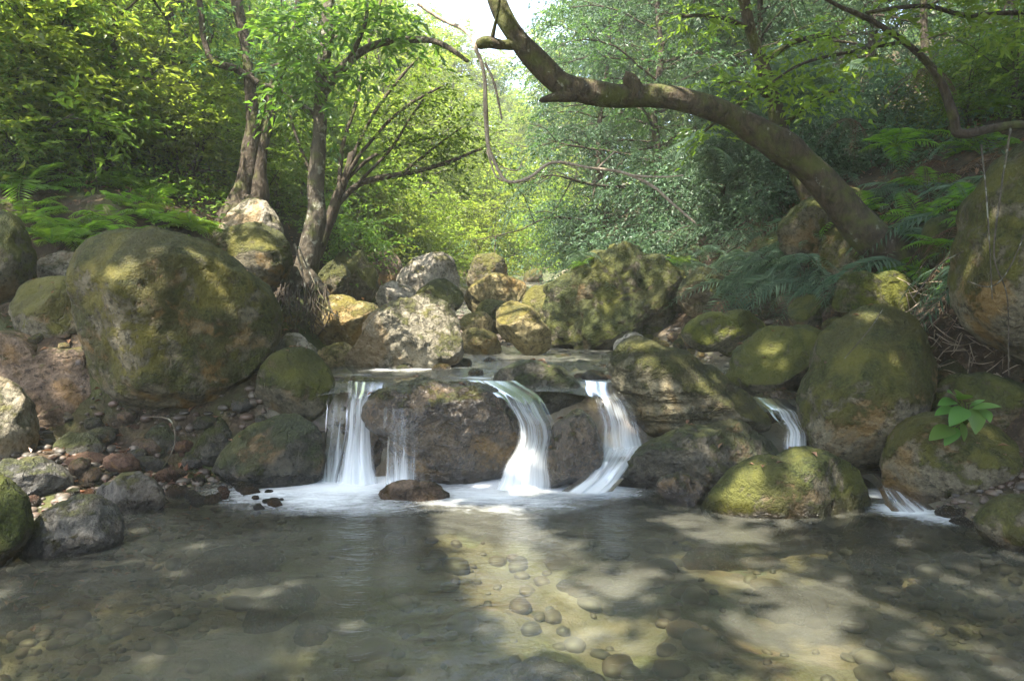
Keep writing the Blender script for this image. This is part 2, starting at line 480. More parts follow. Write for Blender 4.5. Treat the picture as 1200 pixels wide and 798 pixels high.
def H(x, y):
    x = np.atleast_1d(np.asarray(x, dtype=float)); y = np.atleast_1d(np.asarray(y, dtype=float))
    p = np.stack([x, y, 0 * x], 1)
    e = np.maximum(np.interp(y, *LX) - x, x - np.interp(y, *RX))
    return H0(x, y) + 0.05 * fbm(p * 2.2, 4, 3) + sstep(0.5, 4, e) * 0.35 * fbm(p * 0.45, 3, 9)
def Hs(x, y): return float(H(x, y)[0])

def axis(a, b, fine_a, fine_b, fine, coarse):
    out = [fine_a]
    while out[-1] < fine_b: out.append(out[-1] + fine)
    st = fine
    while out[-1] < b: st = min(coarse, st * 1.13); out.append(out[-1] + st)
    lo = [fine_a]; st = fine
    while lo[-1] > a: st = min(coarse, st * 1.13); lo.append(lo[-1] - st)
    return np.array(lo[:0:-1] + out)
def grid_mesh(xs, ys, zf):
    X, Y = np.meshgrid(xs, ys)
    v = np.stack([X.ravel(), Y.ravel(), zf(X.ravel(), Y.ravel())], 1)
    nx, ny = len(xs), len(ys)
    i = np.arange(nx * ny).reshape(ny, nx)
    f = np.stack([i[:-1, :-1].ravel(), i[:-1, 1:].ravel(), i[1:, 1:].ravel(), i[1:, :-1].ravel()], 1)
    return v, f
v, f = grid_mesh(axis(-75, 75, -7, 7, 0.07, 2.5), axis(-9, 115, 1.0, 13, 0.07, 2.5), H)
gm = mesh_from('terrain', v, [f], M['ground'])
bedv = np.clip(sstep(0.35, -0.15, np.maximum(np.interp(v[:, 1], *LX) - v[:, 0], v[:, 0] - np.interp(v[:, 1], *RX))), 0, 1)
gm.attributes.new('bed', 'FLOAT', 'POINT').data.foreach_set('value', bedv.astype(np.float32))
tag(link('terrain', gm), kind='structure')

# ------------------------------------------------------------------ boulders
_ico = {}
def ico(n):
    if n not in _ico:
        bm = bmesh.new(); bmesh.ops.create_icosphere(bm, subdivisions=n, radius=1.0)
        bm.verts.ensure_lookup_table()
        _ico[n] = (np.array([v.co[:] for v in bm.verts]), np.array([[v.index for v in f.verts] for f in bm.faces]))
        bm.free()
    return _ico[n]

BOULDERS = []
def boulder_mesh(rad_f, half, thick, seed, mat, sub=5, amp=0.05, facets=3, strata=None, box=0.0, lean=0.0):
    if strata is None and sub >= 5:                 # faint bedding ledges in every bigger stone
        rq = random.Random(seed); strata = (rq.uniform(-22, 22), 1.5 / half, .022 * half)
    u, f = ico(sub)
    u = u.copy()
    if box:
        q = np.sign(u) * np.abs(u) ** (1 - box)
        u = q / np.linalg.norm(q, axis=1)[:, None] * (0.35 + 0.65 * np.linalg.norm(q, axis=1)[:, None]) / 1.05
    th = np.arctan2(u[:, 2], u[:, 0])
    rho = np.sqrt(u[:, 0] ** 2 + u[:, 2] ** 2)
    rr = np.minimum(rho, 1.0) ** 0.86 * rad_f(th)
    p = np.stack([rr * np.cos(th), u[:, 1] * thick, rr * np.sin(th)], 1)
    r0 = np.random.default_rng(seed)
    for k in range(facets):
        n = np.array([r0.uniform(-.7, .7), -r0.uniform(.35, 1), r0.uniform(-.5, .75)]); n /= np.linalg.norm(n)
        pr = p @ n
        c = pr.max() * r0.uniform(0.62, 0.84)
        ex = np.clip(pr - c, 0, None)
        p -= n[None] * (ex * 0.9)[:, None]
    nn = u / np.linalg.norm(u, axis=1)[:, None]
    q = p / half + seed * 3.71
    amp = amp * 1.35
    dsp = 0.8 * fbm(q * 1.3, 3, seed) * amp + 0.5 * amp * fbm(q * 4.2, 5, seed + 5, 0.6)
    ridge = -np.clip(0.12 - np.abs(fbm(q * 1.1, 3, seed + 9)), 0, 1) * amp * 2.2
    p = p + nn * ((dsp + ridge) * half)[:, None]
    if strata is not None:
        a, fr, am = strata
        s = p[:, 0] * math.sin(R(a)) + p[:, 2] * math.cos(R(a))
        s = s * fr + 1.9 * fbm(p * 1.3, 4, seed + 2)
        w = np.abs((s % 1.0) - 0.5) * 2
        p = p + nn * (am * (np.clip(w, 0.1, 0.85) - 0.5) * (0.6 + 0.7 * vnoise(p * 2.5, seed + 4)))[:, None]
    p[:, 1] += lean * p[:, 2]
    return mesh_from('boulder', p, [f], mat)

def polar(pts, cx, cy):
    a = np.array([math.atan2(-(y - cy), x - cx) for x, y in pts]); r = np.array([math.hypot(x - cx, y - cy) for x, y in pts])
    o = np.argsort(a); a, r = a[o], r[o]
    aa = np.concatenate([a - 2 * math.pi, a, a + 2 * math.pi]); rr = np.concatenate([r, r, r])
    g = np.linspace(-math.pi, math.pi, 257)
    base = np.interp(g, aa, rr)
    k = np.array([1, 4, 6, 4, 1.0]); k /= k.sum()
    for _ in range(4):
        e = np.concatenate([base[-5:-1], base, base[1:5]])
        base = np.convolve(e, k, 'same')[4:-4]
    return lambda th: np.interp(th, g, base)

def stone(pts, d, mat, label, t=1.0, sub=5, amp=0.05, facets=5, strata=None, box=0.0, cat='boulder', name='boulder', group=None, lean=0.0):
    """a boulder whose outline is given in photo pixels; d = metres ahead of its centre; t = half depth / half mean size"""
    if len(pts) == 4 and not isinstance(pts[0], tuple):
        x0, y0, x1, y1 = pts
        r0 = random.Random(int(x0 * 7 + y0 * 13)); n = 9
        pts = []
        for k in range(n):
            an = 2 * math.pi * k / n + r0.uniform(-.12, .12); j = r0.uniform(.9, 1.06)
            pts.append(((x0 + x1) / 2 + (x1 - x0) / 2 * j * math.cos(an), (y0 + y1) / 2 + (y1 - y0) / 2 * j * math.sin(an)))
    xs = [p[0] for p in pts]; ys = [p[1] for p in pts]
    cx, cy = (min(xs) + max(xs)) / 2, (min(ys) + max(ys)) / 2
    k = d / FPX
    rf = polar(pts, cx, cy)
    half = math.sqrt((max(xs) - min(xs)) * (max(ys) - min(ys))) / 2 * k
    me = boulder_mesh(lambda th: rf(th) * k, half, half * t, int(cx * 3 + cy), M[mat], sub, amp, facets, strata, box, lean)
    o = link(name, me, None, W(cx, cy, d))
    tag(o, label, cat, group)
    BOULDERS.append((o, cx, cy, d, half))
    return o

# left bank, front to back
stone([(-60,570),(-20,552),(8,568),(24,600),(22,640),(5,665),(-40,680),(-70,640)], 3.6, 'rock_green', 'dark boulder with bright green moss cut off by the left edge of the pool')
stone([(-20,548),(20,541),(60,545),(80,562),(82,578),(65,590),(20,592),(-20,582)], 4.8, 'rock_grey', 'rounded grey green boulder at the pool edge below the pale left edge boulder', t=.9)
stone([(28,640),(45,610),(75,588),(105,582),(128,595),(140,620),(138,643),(100,656),(50,658)], 3.85, 'rock_grey', 'wet grey brown boulder standing in the shallow left front of the pool')
stone([(105,578),(130,566),(170,557),(188,573),(192,592),(160,606),(125,606),(105,594)], 4.55, 'rock_grey', 'low flat grey rock between the pool edge boulder and the brown pebbles', t=.8)
stone([(-50,450),(-10,440),(15,455),(30,490),(33,520),(25,545),(-20,552),(-50,520)], 5.1, 'rock_pale2', 'pale smooth boulder cut off by the left edge under the long brown block')
stone([(-40,412),(60,414),(105,409),(118,430),(131,458),(122,476),(70,481),(20,472),(-40,458)], 5.8, 'rock_brown', 'long flat brown sandstone block left of the giant round boulder', box=.4, t=1.1, sub=6, strata=(8, 4.0, .012), facets=2)
stone([(18,332),(50,325),(85,328),(100,345),(103,375),(95,399),(70,407),(45,405),(25,382),(16,355)], 6.0, 'rock', 'squarish boulder resting on the long brown sandstone block', box=.25)
stone([(-50,260),(-20,245),(10,250),(26,285),(30,320),(22,345),(0,359),(-40,350)], 6.3, 'rock_moss', 'tall mossy boulder cut off by the left edge above the squarish boulder')
stone([(48,310),(62,294),(82,293),(96,310),(97,334),(75,340),(52,335)], 6.8, 'rock_pale', 'small sunlit boulder tucked behind the squarish boulder')
stone([(-10,236),(20,232),(50,250),(58,275),(40,290),(0,290),(-20,262)], 7.2, 'rock_brown', 'slanted brown rock among the ferns at the far left')
stone([(99,303),(119,281),(160,268),(204,272),(243,286),(281,314),(312,344),(325,374),(323,408),(306,435),(276,460),(232,476),(188,480),(160,475),(135,455),(119,421),(105,380),(98,341)], 5.85, 'rock_big', 'giant round mossy boulder, the largest on the left bank', sub=6, amp=.035, t=.95, facets=2)
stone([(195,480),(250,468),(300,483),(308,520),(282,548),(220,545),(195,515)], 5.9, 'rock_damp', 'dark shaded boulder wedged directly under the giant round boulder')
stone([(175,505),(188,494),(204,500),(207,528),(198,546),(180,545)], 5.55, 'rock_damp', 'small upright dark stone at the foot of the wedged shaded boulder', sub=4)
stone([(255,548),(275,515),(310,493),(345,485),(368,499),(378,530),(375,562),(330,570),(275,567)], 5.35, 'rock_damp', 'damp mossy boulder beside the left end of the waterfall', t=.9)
stone([(304,440),(320,415),(345,407),(372,417),(389,440),(391,467),(378,490),(345,499),(315,490),(302,465)], 5.75, 'rock_moss', 'round dark mossy boulder above the damp boulder at the left falls', amp=.03)
stone([(318,403),(335,392),(360,400),(372,415),(350,424),(325,420)], 6.4, 'rock_pale', 'small pale slab behind the round dark mossy boulder', sub=4)
stone([(252,290),(268,255),(292,233),(312,236),(325,258),(331,285),(320,312),(280,315)], 8.4, 'rock_pale', 'peaked pale boulder standing at the foot of the left tree')
stone([(250,283),(275,268),(300,263),(330,275),(342,300),(338,326),(318,344),(285,337),(255,312)], 7.9, 'rock', 'wide sunlit boulder leaning in front of the peaked pale boulder', facets=4)
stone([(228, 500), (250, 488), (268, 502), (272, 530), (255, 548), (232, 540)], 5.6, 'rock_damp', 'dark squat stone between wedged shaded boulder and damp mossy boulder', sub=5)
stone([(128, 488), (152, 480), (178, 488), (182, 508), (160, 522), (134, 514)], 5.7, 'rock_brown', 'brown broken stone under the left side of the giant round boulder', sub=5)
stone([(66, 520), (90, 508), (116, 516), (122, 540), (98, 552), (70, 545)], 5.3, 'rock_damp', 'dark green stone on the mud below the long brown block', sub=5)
stone([(30, 488), (62, 478), (98, 486), (100, 508), (64, 518), (34, 510)], 5.6, 'rock_brown', 'flat brown stone tucked against the foot of the long brown block', sub=5)
# middle
stone([(401,428),(414,410),(429,389),(450,359),(465,352),(499,343),(522,350),(533,363),(538,386),(540,418),(520,430),(490,434),(448,440),(410,440)], 7.0, 'rock_pale2', 'big pale layered boulder with a sloping left side above the falls', sub=6, strata=(-14, 2.2, .012), facets=6, t=.9, amp=.06)
stone([(372,352),(393,347),(418,354),(451,372),(433,397),(405,407),(380,405),(370,382)], 8.0, 'rock_gold', 'smooth yellow boulder sloping down behind the pale layered boulder')
stone([(369,420),(388,405),(410,403),(418,412),(403,432),(380,435)], 7.1, 'rock_gold', 'small mossy stone left of the pale layered boulder', sub=4)
stone([(465,328),(478,312),(503,297),(525,300),(535,316),(538,336),(505,348),(467,354)], 10.0, 'rock_pale', 'almost white sunlit boulder upstream in the middle', t=.9)
stone([(395,301),(414,285),(431,306),(441,331),(437,350),(418,359),(397,342)], 10.4, 'rock_moss', 'dark green pointed boulder right of the lichen trunk')
stone([(382,310),(393,302),(405,312),(409,331),(400,350),(384,350)], 9.4, 'rock', 'narrow mossy boulder beside the lichen trunk foot', sub=4)
stone([(431,295),(452,292),(471,310),(466,331),(442,338),(433,318)], 11.2, 'rock_brown', 'brown boulder left behind the almost white boulder')
stone([(440,345),(470,333),(490,345),(470,362),(445,362)], 9.6, 'rock_pale', 'flat pale stone below the almost white boulder', sub=4)
stone([(550,314),(557,299),(572,296),(595,318),(593,336),(563,341),(550,336)], 12.2, 'rock', 'tall grey brown boulder standing right of the almost white boulder')
stone([(544,350),(563,329),(597,325),(617,335),(611,350),(589,364),(554,366)], 10.2, 'rock_gold', 'flat topped yellow green boulder in front of the tall grey brown boulder')
stone([(581,365),(593,352),(614,356),(633,374),(646,393),(645,410),(623,417),(601,403),(583,383)], 8.6, 'rock_gold', 'egg shaped yellow boulder tilted at the edge of the upper pool', amp=.03, t=1.1)
stone([(485,345),(499,335),(533,333),(545,346),(538,363),(512,365)], 9.5, 'rock_moss', 'low dark green boulder directly behind the pale layered boulder', sub=4)
stone([(537,395),(563,386),(584,397),(587,414),(554,416),(536,408)], 8.8, 'rock_gold', 'low yellow stone between pale layered boulder and tilted egg shaped boulder', sub=4)
stone([(540,372),(556,366),(578,376),(576,392),(550,393),(539,384)], 9.2, 'rock_gold', 'mossy golden stone above the low yellow stone', sub=4)
stone([(557,362),(580,352),(600,362),(598,385),(570,388)], 9.6, 'rock', 'grey stone half hidden behind the egg shaped boulder', sub=4)
stone([(612,352),(640,332),(672,340),(684,370),(660,388),(625,385)], 10.6, 'rock', 'lumpy grey boulder left of the mossy mound')
stone([(636,350),(660,318),(700,298),(750,298),(800,322),(827,347),(808,388),(760,404),(700,410),(645,400)], 9.9, 'rock_moss', 'huge mossy rock mound under the overhanging ferns', sub=6, amp=.1, t=1.0, facets=5)
# the falls
stone([(428,482),(445,457),(478,449),(529,446),(576,450),(595,467),(607,497),(608,531),(592,560),(537,575),(480,572),(460,535),(445,508),(432,497)], 5.45, 'rock_wet', 'big wet brown boulder with water pouring over it in the middle of the falls', sub=6, amp=.06, t=.8, facets=1, lean=-.4)
stone([(392,450),(430,442),(470,455),(475,520),(455,575),(400,575),(385,520)], 5.85, 'rock_wet', 'dark wet rock shelf behind the left curtain of falling water', box=.3)
stone([(573,446),(597,429),(640,430),(670,441),(685,455),(683,468),(661,483),(627,482),(589,465)], 5.85, 'rock_damp', 'flattish grey brown boulder on the lip right of the wet brown boulder', t=.9)
stone([(590,470),(640,462),(700,460),(735,472),(760,530),(740,580),(600,575),(580,520)], 6.1, 'rock_wet', 'black wet rock wall under the lip behind the right falls', box=.3)
stone([(862, 474), (885, 462), (925, 460), (958, 470), (965, 520), (950, 560), (890, 560), (868, 520)], 6.1, 'rock_wet', 'dark wet rock behind the small side fall')
stone([(617,546),(631,527),(648,520),(663,489),(678,479),(693,488),(704,514),(707,538),(692,560),(665,567),(631,566)], 5.2, 'rock_wet', 'upright dark wet boulder splitting the falls right of centre', amp=.04)
stone([(444,577),(465,564),(490,566),(520,575),(536,586),(490,600),(450,592)], 4.85, 'rock_brown', 'low brown rock barely above the foam in front of the falls', t=.6)
stone([(714,421),(727,399),(752,393),(778,408),(820,429),(854,450),(888,474),(906,501),(863,506),(812,509),(773,516),(752,503),(731,469),(715,446)], 5.7, 'rock_strata', 'long slanting layered slab with mossy stripes right of the falls', sub=6, strata=(33, 6.0, .014), facets=2, t=.75, amp=.03)
stone([(718,410),(730,395),(750,391),(760,402),(748,415),(725,418)], 6.1, 'rock_pale', 'small pale stone perched at the upper end of the slanting slab', sub=4)
stone([(708,566),(744,535),(778,512),(833,504),(888,503),(923,517),(933,537),(890,560),(848,588),(812,592),(752,584)], 5.2, 'rock_damp', 'broad layered brown green boulder below the slanting slab', sub=6, strata=(-8, 5, .012), t=.8, facets=4)
stone([(773,566),(790,555),(812,558),(824,575),(812,592),(785,592)], 4.75, 'rock_wet', 'small wet knobbly stone at the waterline before the broad layered boulder', sub=4, amp=.1)
stone([(820,602),(837,574),(867,545),(914,536),(982,536),(1012,552),(1030,578),(1031,602),(948,614),(863,616)], 4.6, 'rock_moss', 'long low mossy boulder in the pool at the right', sub=6, amp=.03, t=.75, facets=2)
stone([(852,452),(859,429),(884,396),(923,382),(965,388),(976,408),(960,452),(945,476),(905,472),(871,466)], 6.4, 'rock_moss', 'mossy boulder behind the slanting slab above the right trickle', sub=6, strata=(12, 4, .014), facets=3)
stone([(942,485),(953,433),(981,379),(1008,357),(1051,353),(1081,370),(1088,412),(1078,465),(1060,503),(1044,545),(997,548),(947,530)], 5.4, 'rock', 'tall broad boulder standing right of the small side fall', sub=6, amp=.03, facets=3, t=.85)
stone([(1037,543),(1056,503),(1088,483),(1132,492),(1200,541),(1228,573),(1210,600),(1105,606),(1062,598),(1040,577)], 4.8, 'rock', 'big smooth boulder at the right edge under the leafy seedling', sub=6, amp=.03, t=.85)
stone([(1149,616),(1164,592),(1200,580),(1232,600),(1237,642),(1200,656),(1164,640)], 3.9, 'rock', 'rounded boulder cut off by the right edge at the waterline', amp=.03)
stone([(1094,471),(1115,444),(1169,440),(1204,455),(1248,492),(1248,552),(1200,548),(1132,527),(1105,493)], 5.2, 'rock_moss', 'mossy ledge boulder at the right edge carrying the leafy seedling', sub=6, amp=.05)
stone([(1055,472),(1083,449),(1126,424),(1158,432),(1170,455),(1115,478),(1078,486)], 5.65, 'rock_damp', 'flat dark rock wedged between tall broad boulder and mossy ledge boulder')
stone([(1129,347),(1132,310),(1140,260),(1160,208),(1190,173),(1240,158),(1300,210),(1310,300),(1280,405),(1220,430),(1180,412),(1143,382)], 5.0, 'rock', 'towering mossy boulder cut off by the right edge with thin vines over it', sub=6, amp=.03, t=.8, facets=2)
stone([(977,345),(986,325),(1024,323),(1067,333),(1084,347),(1073,360),(1008,363),(980,366)], 6.3, 'rock_green', 'bright mossy flat rock lying on top behind the tall broad boulder', box=.3)
stone([(798,390),(816,372),(850,368),(888,371),(909,384),(888,403),(842,411),(808,406)], 7.6, 'rock_green', 'long rounded mossy stone across the back of the side stream', amp=.04, t=.8)
stone([(915,275),(948,235),(1000,222),(1004,300),(978,325),(930,303)], 7.9, 'rock_moss', 'brown overhanging cliff rock left of the leaning trunk foot', amp=.07, facets=4)
stone([(963,292),(985,262),(1030,264),(1058,300),(1053,338),(1000,340),(973,322)], 7.5, 'rock', 'pale overhanging rock behind the leaning trunk foot', amp=.05, facets=4)
stone([(793,345),(812,318),(838,314),(862,340),(858,368),(815,375)], 9.0, 'rock_moss', 'dark mossy rock beside the right end of the mossy mound')
stone([(925,360),(945,345),(968,348),(976,372),(950,390),(928,382)], 7.3, 'rock_moss', 'round mossy stone just left of the bright mossy flat rock', sub=4)
stone([(1085,270),(1110,250),(1140,255),(1150,300),(1130,335),(1095,325)], 6.4, 'rock_moss', 'mossy rock in the fern bank behind the towering boulder')

# ------------------------------------------------------------------ small stones
def hit(px, py, dmin=2.0, dmax=40.0, zmin=None):
    d = np.linspace(dmin, dmax, 1500)
    z = CZ - (py - HY) / FPX * d
    g = H((px - CX) / FPX * d, d)
    if zmin is not None: g = np.maximum(g, zmin)
    k = np.argmax(z <= g)
    return float(d[k]) if (z <= g).any() else None

STONE_ME = {}
def small_stone(mat, k):
    if (mat, k) not in STONE_ME:
        r0 = np.random.default_rng(k * 31 + 5)
        a = r0.uniform(.75, 1.25); b = r0.uniform(.55, .8)
        me = boulder_mesh(lambda th: 1 / np.sqrt((np.cos(th) / a) ** 2 + (np.sin(th) / b) ** 2), 1.0, r0.uniform(.7, 1.0), 100 + k, M[mat], 4, .09, 3)
        STONE_ME[mat, k] = me
    return STONE_ME[mat, k]
CN = {'rock_red': 'reddish', 'rock_grey': 'grey', 'rock_brown': 'brown', 'rock_wet': 'dark wet', 'rock_damp': 'dark', 'rock_pale': 'pale', 'rock_gold': 'yellowish', 'rock': 'mossy', 'rock_moss': 'dark mossy'}
def cobble(loc, r, mat, where, group, cat='stone', sink=0.25):
    o = link(cat, small_stone(mat, random.randrange(5)), None, (loc[0], loc[1], loc[2] + r * (.55 - sink)))
    o.scale = (r * random.uniform(.85, 1.2), r, r * random.uniform(.8, 1.1))
    o.rotation_euler = (random.uniform(-.25, .25), random.uniform(-.25, .25), random.uniform(0, 6.28))
    tag(o, CN[mat] + ' ' + where, cat, group)
    return o
rs = random.Random(11)
for k in range(85):
    px, py = rs.uniform(20, 330), rs.choice([rs.uniform(478, 600), rs.uniform(520, 596)])
    d = hit(px, py, 3, 9, 0.0)
    if not d: continue
    r = rs.choice([rs.uniform(3, 7), rs.uniform(3, 7), rs.uniform(7, 14)]) * d / FPX
    cobble(W(px, py, d), r, rs.choice(['rock_red', 'rock_grey', 'rock_brown', 'rock_brown', 'rock_damp', 'rock_red', 'rock_grey']), 'small stone on the muddy bank below the giant round boulder', 'stones on the muddy left bank')
for px, py, r, m in ((262, 583, 9, 'rock_red'), (144, 549, 20, 'rock_red'), (95, 553, 16, 'rock_brown'), (118, 520, 22, 'rock_damp'), (225, 545, 14, 'rock_grey'), (176, 548, 13, 'rock_grey'), (82, 522, 16, 'rock_damp'), (240, 500, 16, 'rock_damp'), (150, 492, 14, 'rock_brown'), (285, 478, 14, 'rock_grey')):
    d = hit(px, py, 3, 9, 0.0)
    cobble(W(px, py, d), r * d / FPX, m, 'fist sized cobble among the smaller stones of the left bank', 'cobbles of the left bank', 'cobble')
UPZ = 0.68
for k in range(30):
    px, py = rs.uniform(628, 745), rs.uniform(419, 446)
    d = (CZ - UPZ) * FPX / (py - HY)
    cobble((W(px, py, d)[0], d, UPZ), rs.uniform(4, 13) * d / FPX, rs.choice(['rock_wet', 'rock_damp', 'rock_brown', 'rock_grey', 'rock_damp']), 'stone of the gravel bar above the right falls', 'stones of the gravel bar', sink=.45)
for px, py, r in ((517, 437, 11), (540, 433, 13), (558, 441, 12), (475, 436, 9), (574, 428, 9), (620, 428, 8)):
    d = (CZ - UPZ) * FPX / (py - HY)
    cobble((W(px, py, d)[0], d, UPZ), r * d / FPX, rs.choice(['rock_wet', 'rock_damp']), 'stone at the lip behind the big wet boulder', 'stones at the lip of the falls', sink=.3)
for k in range(26):
    px, py = rs.uniform(520, 690), rs.uniform(296, 345)
    d = hit(px, py, 9, 30) or 14
    p = W(px, py, d)
    cobble((p[0], p[1], Hs(p[0], p[1])), rs.uniform(9, 19) * d / FPX, rs.choice(['rock_pale', 'rock_gold', 'rock', 'rock_pale']), 'boulder in the far stream bed between the forest edges', 'boulders of the far stream bed', 'boulder')
for x0, x1, y0, y1, n, wh, gr, rr in ((835, 985, 345, 400, 16, 'rock in the shady side channel under the hanging ferns', 'rocks of the shady side channel', (8, 24)),
                                      (752, 830, 380, 425, 14, 'stone in the side channel behind the slanting slab', 'stones of the side channel', (5, 12)),
                                      (1000, 1200, 590, 690, 16, 'stone in the shallows at the right end of the pool', 'stones in the right shallows', (8, 20)),
                                      (380, 450, 395, 440, 8, 'stone at the left edge of the upper pool', 'stones at the upper pool edge', (5, 11)),
                                      (320, 400, 355, 400, 10, 'stone on the bank under the lichen trunk', 'stones under the lichen trunk', (6, 13)),
                                      (20, 110, 395, 420, 8, 'stone lying on top of the long brown block', 'stones on the brown block', (4, 9)),
                                      (1060, 1140, 400, 440, 6, 'stone in the litter above the flat dark rock', 'stones in the right litter', (5, 11))):
    for k in range(n):
        px, py = rs.uniform(x0, x1), rs.uniform(y0, y1)
        d = hit(px, py, 3.0, 14, 0.6 if y1 < 450 else -.2)
        if not d: continue
        p = W(px, py, d)
        cobble((p[0], p[1], max(Hs(p[0], p[1]), .62 if y1 < 450 else -.12)), rs.uniform(*rr) * d / FPX, rs.choice(['rock_damp', 'rock_wet', 'rock_brown'] if y0 > 580 else ['rock', 'rock_moss', 'rock_brown', 'rock_gold']), wh, gr)
for k in range(26):
    y = rs.uniform(1.9, 4.5); x = rs.uniform(-2.6, 3.0)
    if abs(x) > y * .75: continue
    cobble((x, y, Hs(x, y)), rs.uniform(.07, .24) * (1 if y > 2.6 else .8), rs.choice(['rock_grey', 'rock_brown', 'rock_grey', 'rock_brown', 'rock_red', 'rock_brown']), 'stone lying under the clear water of the pool', 'stones on the pool floor', sink=.75)

# ------------------------------------------------------------------ water
def foam_at(v, pts):
    a = np.zeros(len(v))
    for x, y, r, s in pts:
        q = ((v[:, 0] - x) / r) ** 2 + ((v[:, 1] - y) / (r * .8)) ** 2
        a = np.maximum(a, s * np.exp(-q * 1.1))
    return a
def pool_pt(px, py, z=0.0):
    d = (CZ - z) * FPX / (py - HY)
    return (px - CX) / FPX * d, d
FO = []
for px, py, r, s in ((400, 568, .62, 1.05), (440, 564, .5, 1.05), (482, 562, .4, 1.0), (335, 574, .5, .8), (380, 584, .5, .75), (600, 564, .5, 1.15), (570, 577, .5, .95), (650, 566, .38, .9), (700, 558, .4, 1.1), (680, 572, .42, 1.1), (735, 548, .3, .9),
                     (620, 585, .5, .6), (440, 592, .4, .5), (1040, 578, .22, .8), (1065, 598, .26, .85), (1100, 607, .24, .6), (935, 535, .25, .8), (290, 575, .3, .45)):
    x, y = pool_pt(px, py)
    FO.append((x, y, r, s))
def pool_z(x, y):
    p = np.stack([x * .8, y * 1.6, 0 * x], 1)
    return 0.006 * fbm(p * 3.0, 3, 41) * (0.4 + sstep(2, 4.6, y))
v, f = grid_mesh(np.arange(-3.4, 3.81, .05), np.arange(-8.5, 6.06, .05), pool_z)
me = mesh_from('pool_water', v, [f], M['water'])
me.attributes.new('foam', 'FLOAT', 'POINT').data.foreach_set('value', foam_at(v, FO).astype(np.float32))
tag(link('pool_water', me), kind='structure')
FU = []
for px, py, r, s in ((450, 437, .2, .5), (490, 436, .25, .55), (525, 435, .2, .45), (420, 442, .2, .4), (560, 444, .2, .6), (700, 447, .2, .5), (660, 414, .5, .35), (905, 462, .2, .6)):
    x, y = pool_pt(px, py, UPZ); FU.append((x, y, r, s))
def up_z(x, y):
    p = np.stack([x, y, 0 * x], 1)
    b = UPZ + .012 * fbm(p * 3.2, 3, 44) + np.interp(y, [5.6, 11, 13, 16, 19], [0, .12, .6, 1.3, 1.75])
    lip = 5.78 + .12 * np.sin(x * 3.1) + .1 * (x > 1.6)
    b = b - .16 * sstep(1.2, 1.7, x) * sstep(7.4, 6.2, y)
    return b - .35 * np.clip(lip - y, 0, 1) ** 1.3
v, f = grid_mesh(np.arange(-1.75, 2.9, .05), np.arange(5.6, 18.0, .06), up_z)
me = mesh_from('upper_stream_water', v, [f], M['water_up'])
me.attributes.new('foam', 'FLOAT', 'POINT').data.foreach_set('value', foam_at(v, FU).astype(np.float32))
tag(link('upper_stream_water', me), kind='structure')

def cascade(left, right, label, body=0.45, bulge=.06, seed=0, fade=.6, n=26):
    """left/right: edge points (px, py, d) from lip to foot"""
    def curve(pts, m=40):
        P = np.array([W(*p) for p in pts]); s = np.linspace(0, 1, len(P)); g = np.linspace(0, 1, m)
        Q = np.stack([np.interp(g, s, P[:, k]) for k in range(3)], 1)
        for _ in range(3): Q[1:-1] = (Q[:-2] + 2 * Q[1:-1] + Q[2:]) / 4
        return Q
    A, B = curve(left), curve(right)
    m = len(A)
    u = np.linspace(0, 1, n)
    wj = lambda k: ((.07 if fade > .05 else .0) * vnoise(np.stack([np.linspace(0, 5, m), np.full(m, seed * 2.7 + k), np.zeros(m)], 1), 5))[:, None]
    A, B = A + (A - B) * wj(0), B + (B - A) * wj(9)
    P = A[:, None] * (1 - u)[None, :, None] + B[:, None] * u[None, :, None]
    nz = vnoise(np.stack([np.tile(u * 9, m), np.repeat(np.linspace(0, 1.2, m), n), np.full(m * n, seed * 7.3)], 1), seed).reshape(m, n)
    P[:, :, 1] -= bulge * np.sin(np.pi * u)[None] + .025 * nz
    P[-1, :, 2] = np.minimum(P[-1, :, 2], P[-1, :, 2])
    i = np.arange(m * n).reshape(m, n)
    f = np.stack([i[:-1, :-1].ravel(), i[:-1, 1:].ravel(), i[1:, 1:].ravel(), i[1:, :-1].ravel()], 1)
    me = mesh_from('waterfall', P.reshape(-1, 3), [f], M['fall'])
    uvl = me.uv_layers.new(name='UVMap')
    width = np.linalg.norm(A - B, axis=1).mean() / .35
    U = np.stack([np.tile(u * width + seed * 3.1, m), np.repeat(np.linspace(0, 1, m), n)], 1)
    uvl.data.foreach_set('uv', U[f.reshape(-1)].astype(np.float32).ravel())
    vv = np.linspace(0, 1, m)
    edge = np.clip(np.sin(np.pi * u) * 1.5, 0, 1)
    bd = (body - .12 + .5 * sstep(.5, 1, vv)[:, None] - (fade + .2) * sstep(.4, 0, vv)[:, None]) * edge[None] - .6 * (1 - edge[None])
    me.attributes.new('body', 'FLOAT', 'POINT').data.foreach_set('value', bd.astype(np.float32).ravel())
    tag(link('waterfall', me), label, 'waterfall')
cascade([(384, 447, 5.75), (379, 475, 5.62), (374, 520, 5.5), (370, 564, 5.4)], [(418, 449, 5.7), (414, 475, 5.58), (410, 520, 5.5), (408, 564, 5.42)], 'thin leftmost curtain of water beside the damp mossy boulder', .34, seed=1)
cascade([(408, 446, 5.7), (408, 470, 5.52), (402, 515, 5.42), (392, 566, 5.36)], [(450, 448, 5.66), (438, 468, 5.46), (440, 515, 5.36), (448, 566, 5.3)], 'white fan of water sliding down left of the big wet boulder', .7, seed=2)
cascade([(450, 478, 5.03), (449, 500, 4.97), (448, 535, 4.95), (446, 568, 4.93)], [(496, 476, 5.0), (496, 500, 4.94), (496, 535, 4.92), (496, 568, 4.9)], 'row of thin water threads dripping off the front of the big wet boulder', .36, seed=3, fade=.0)
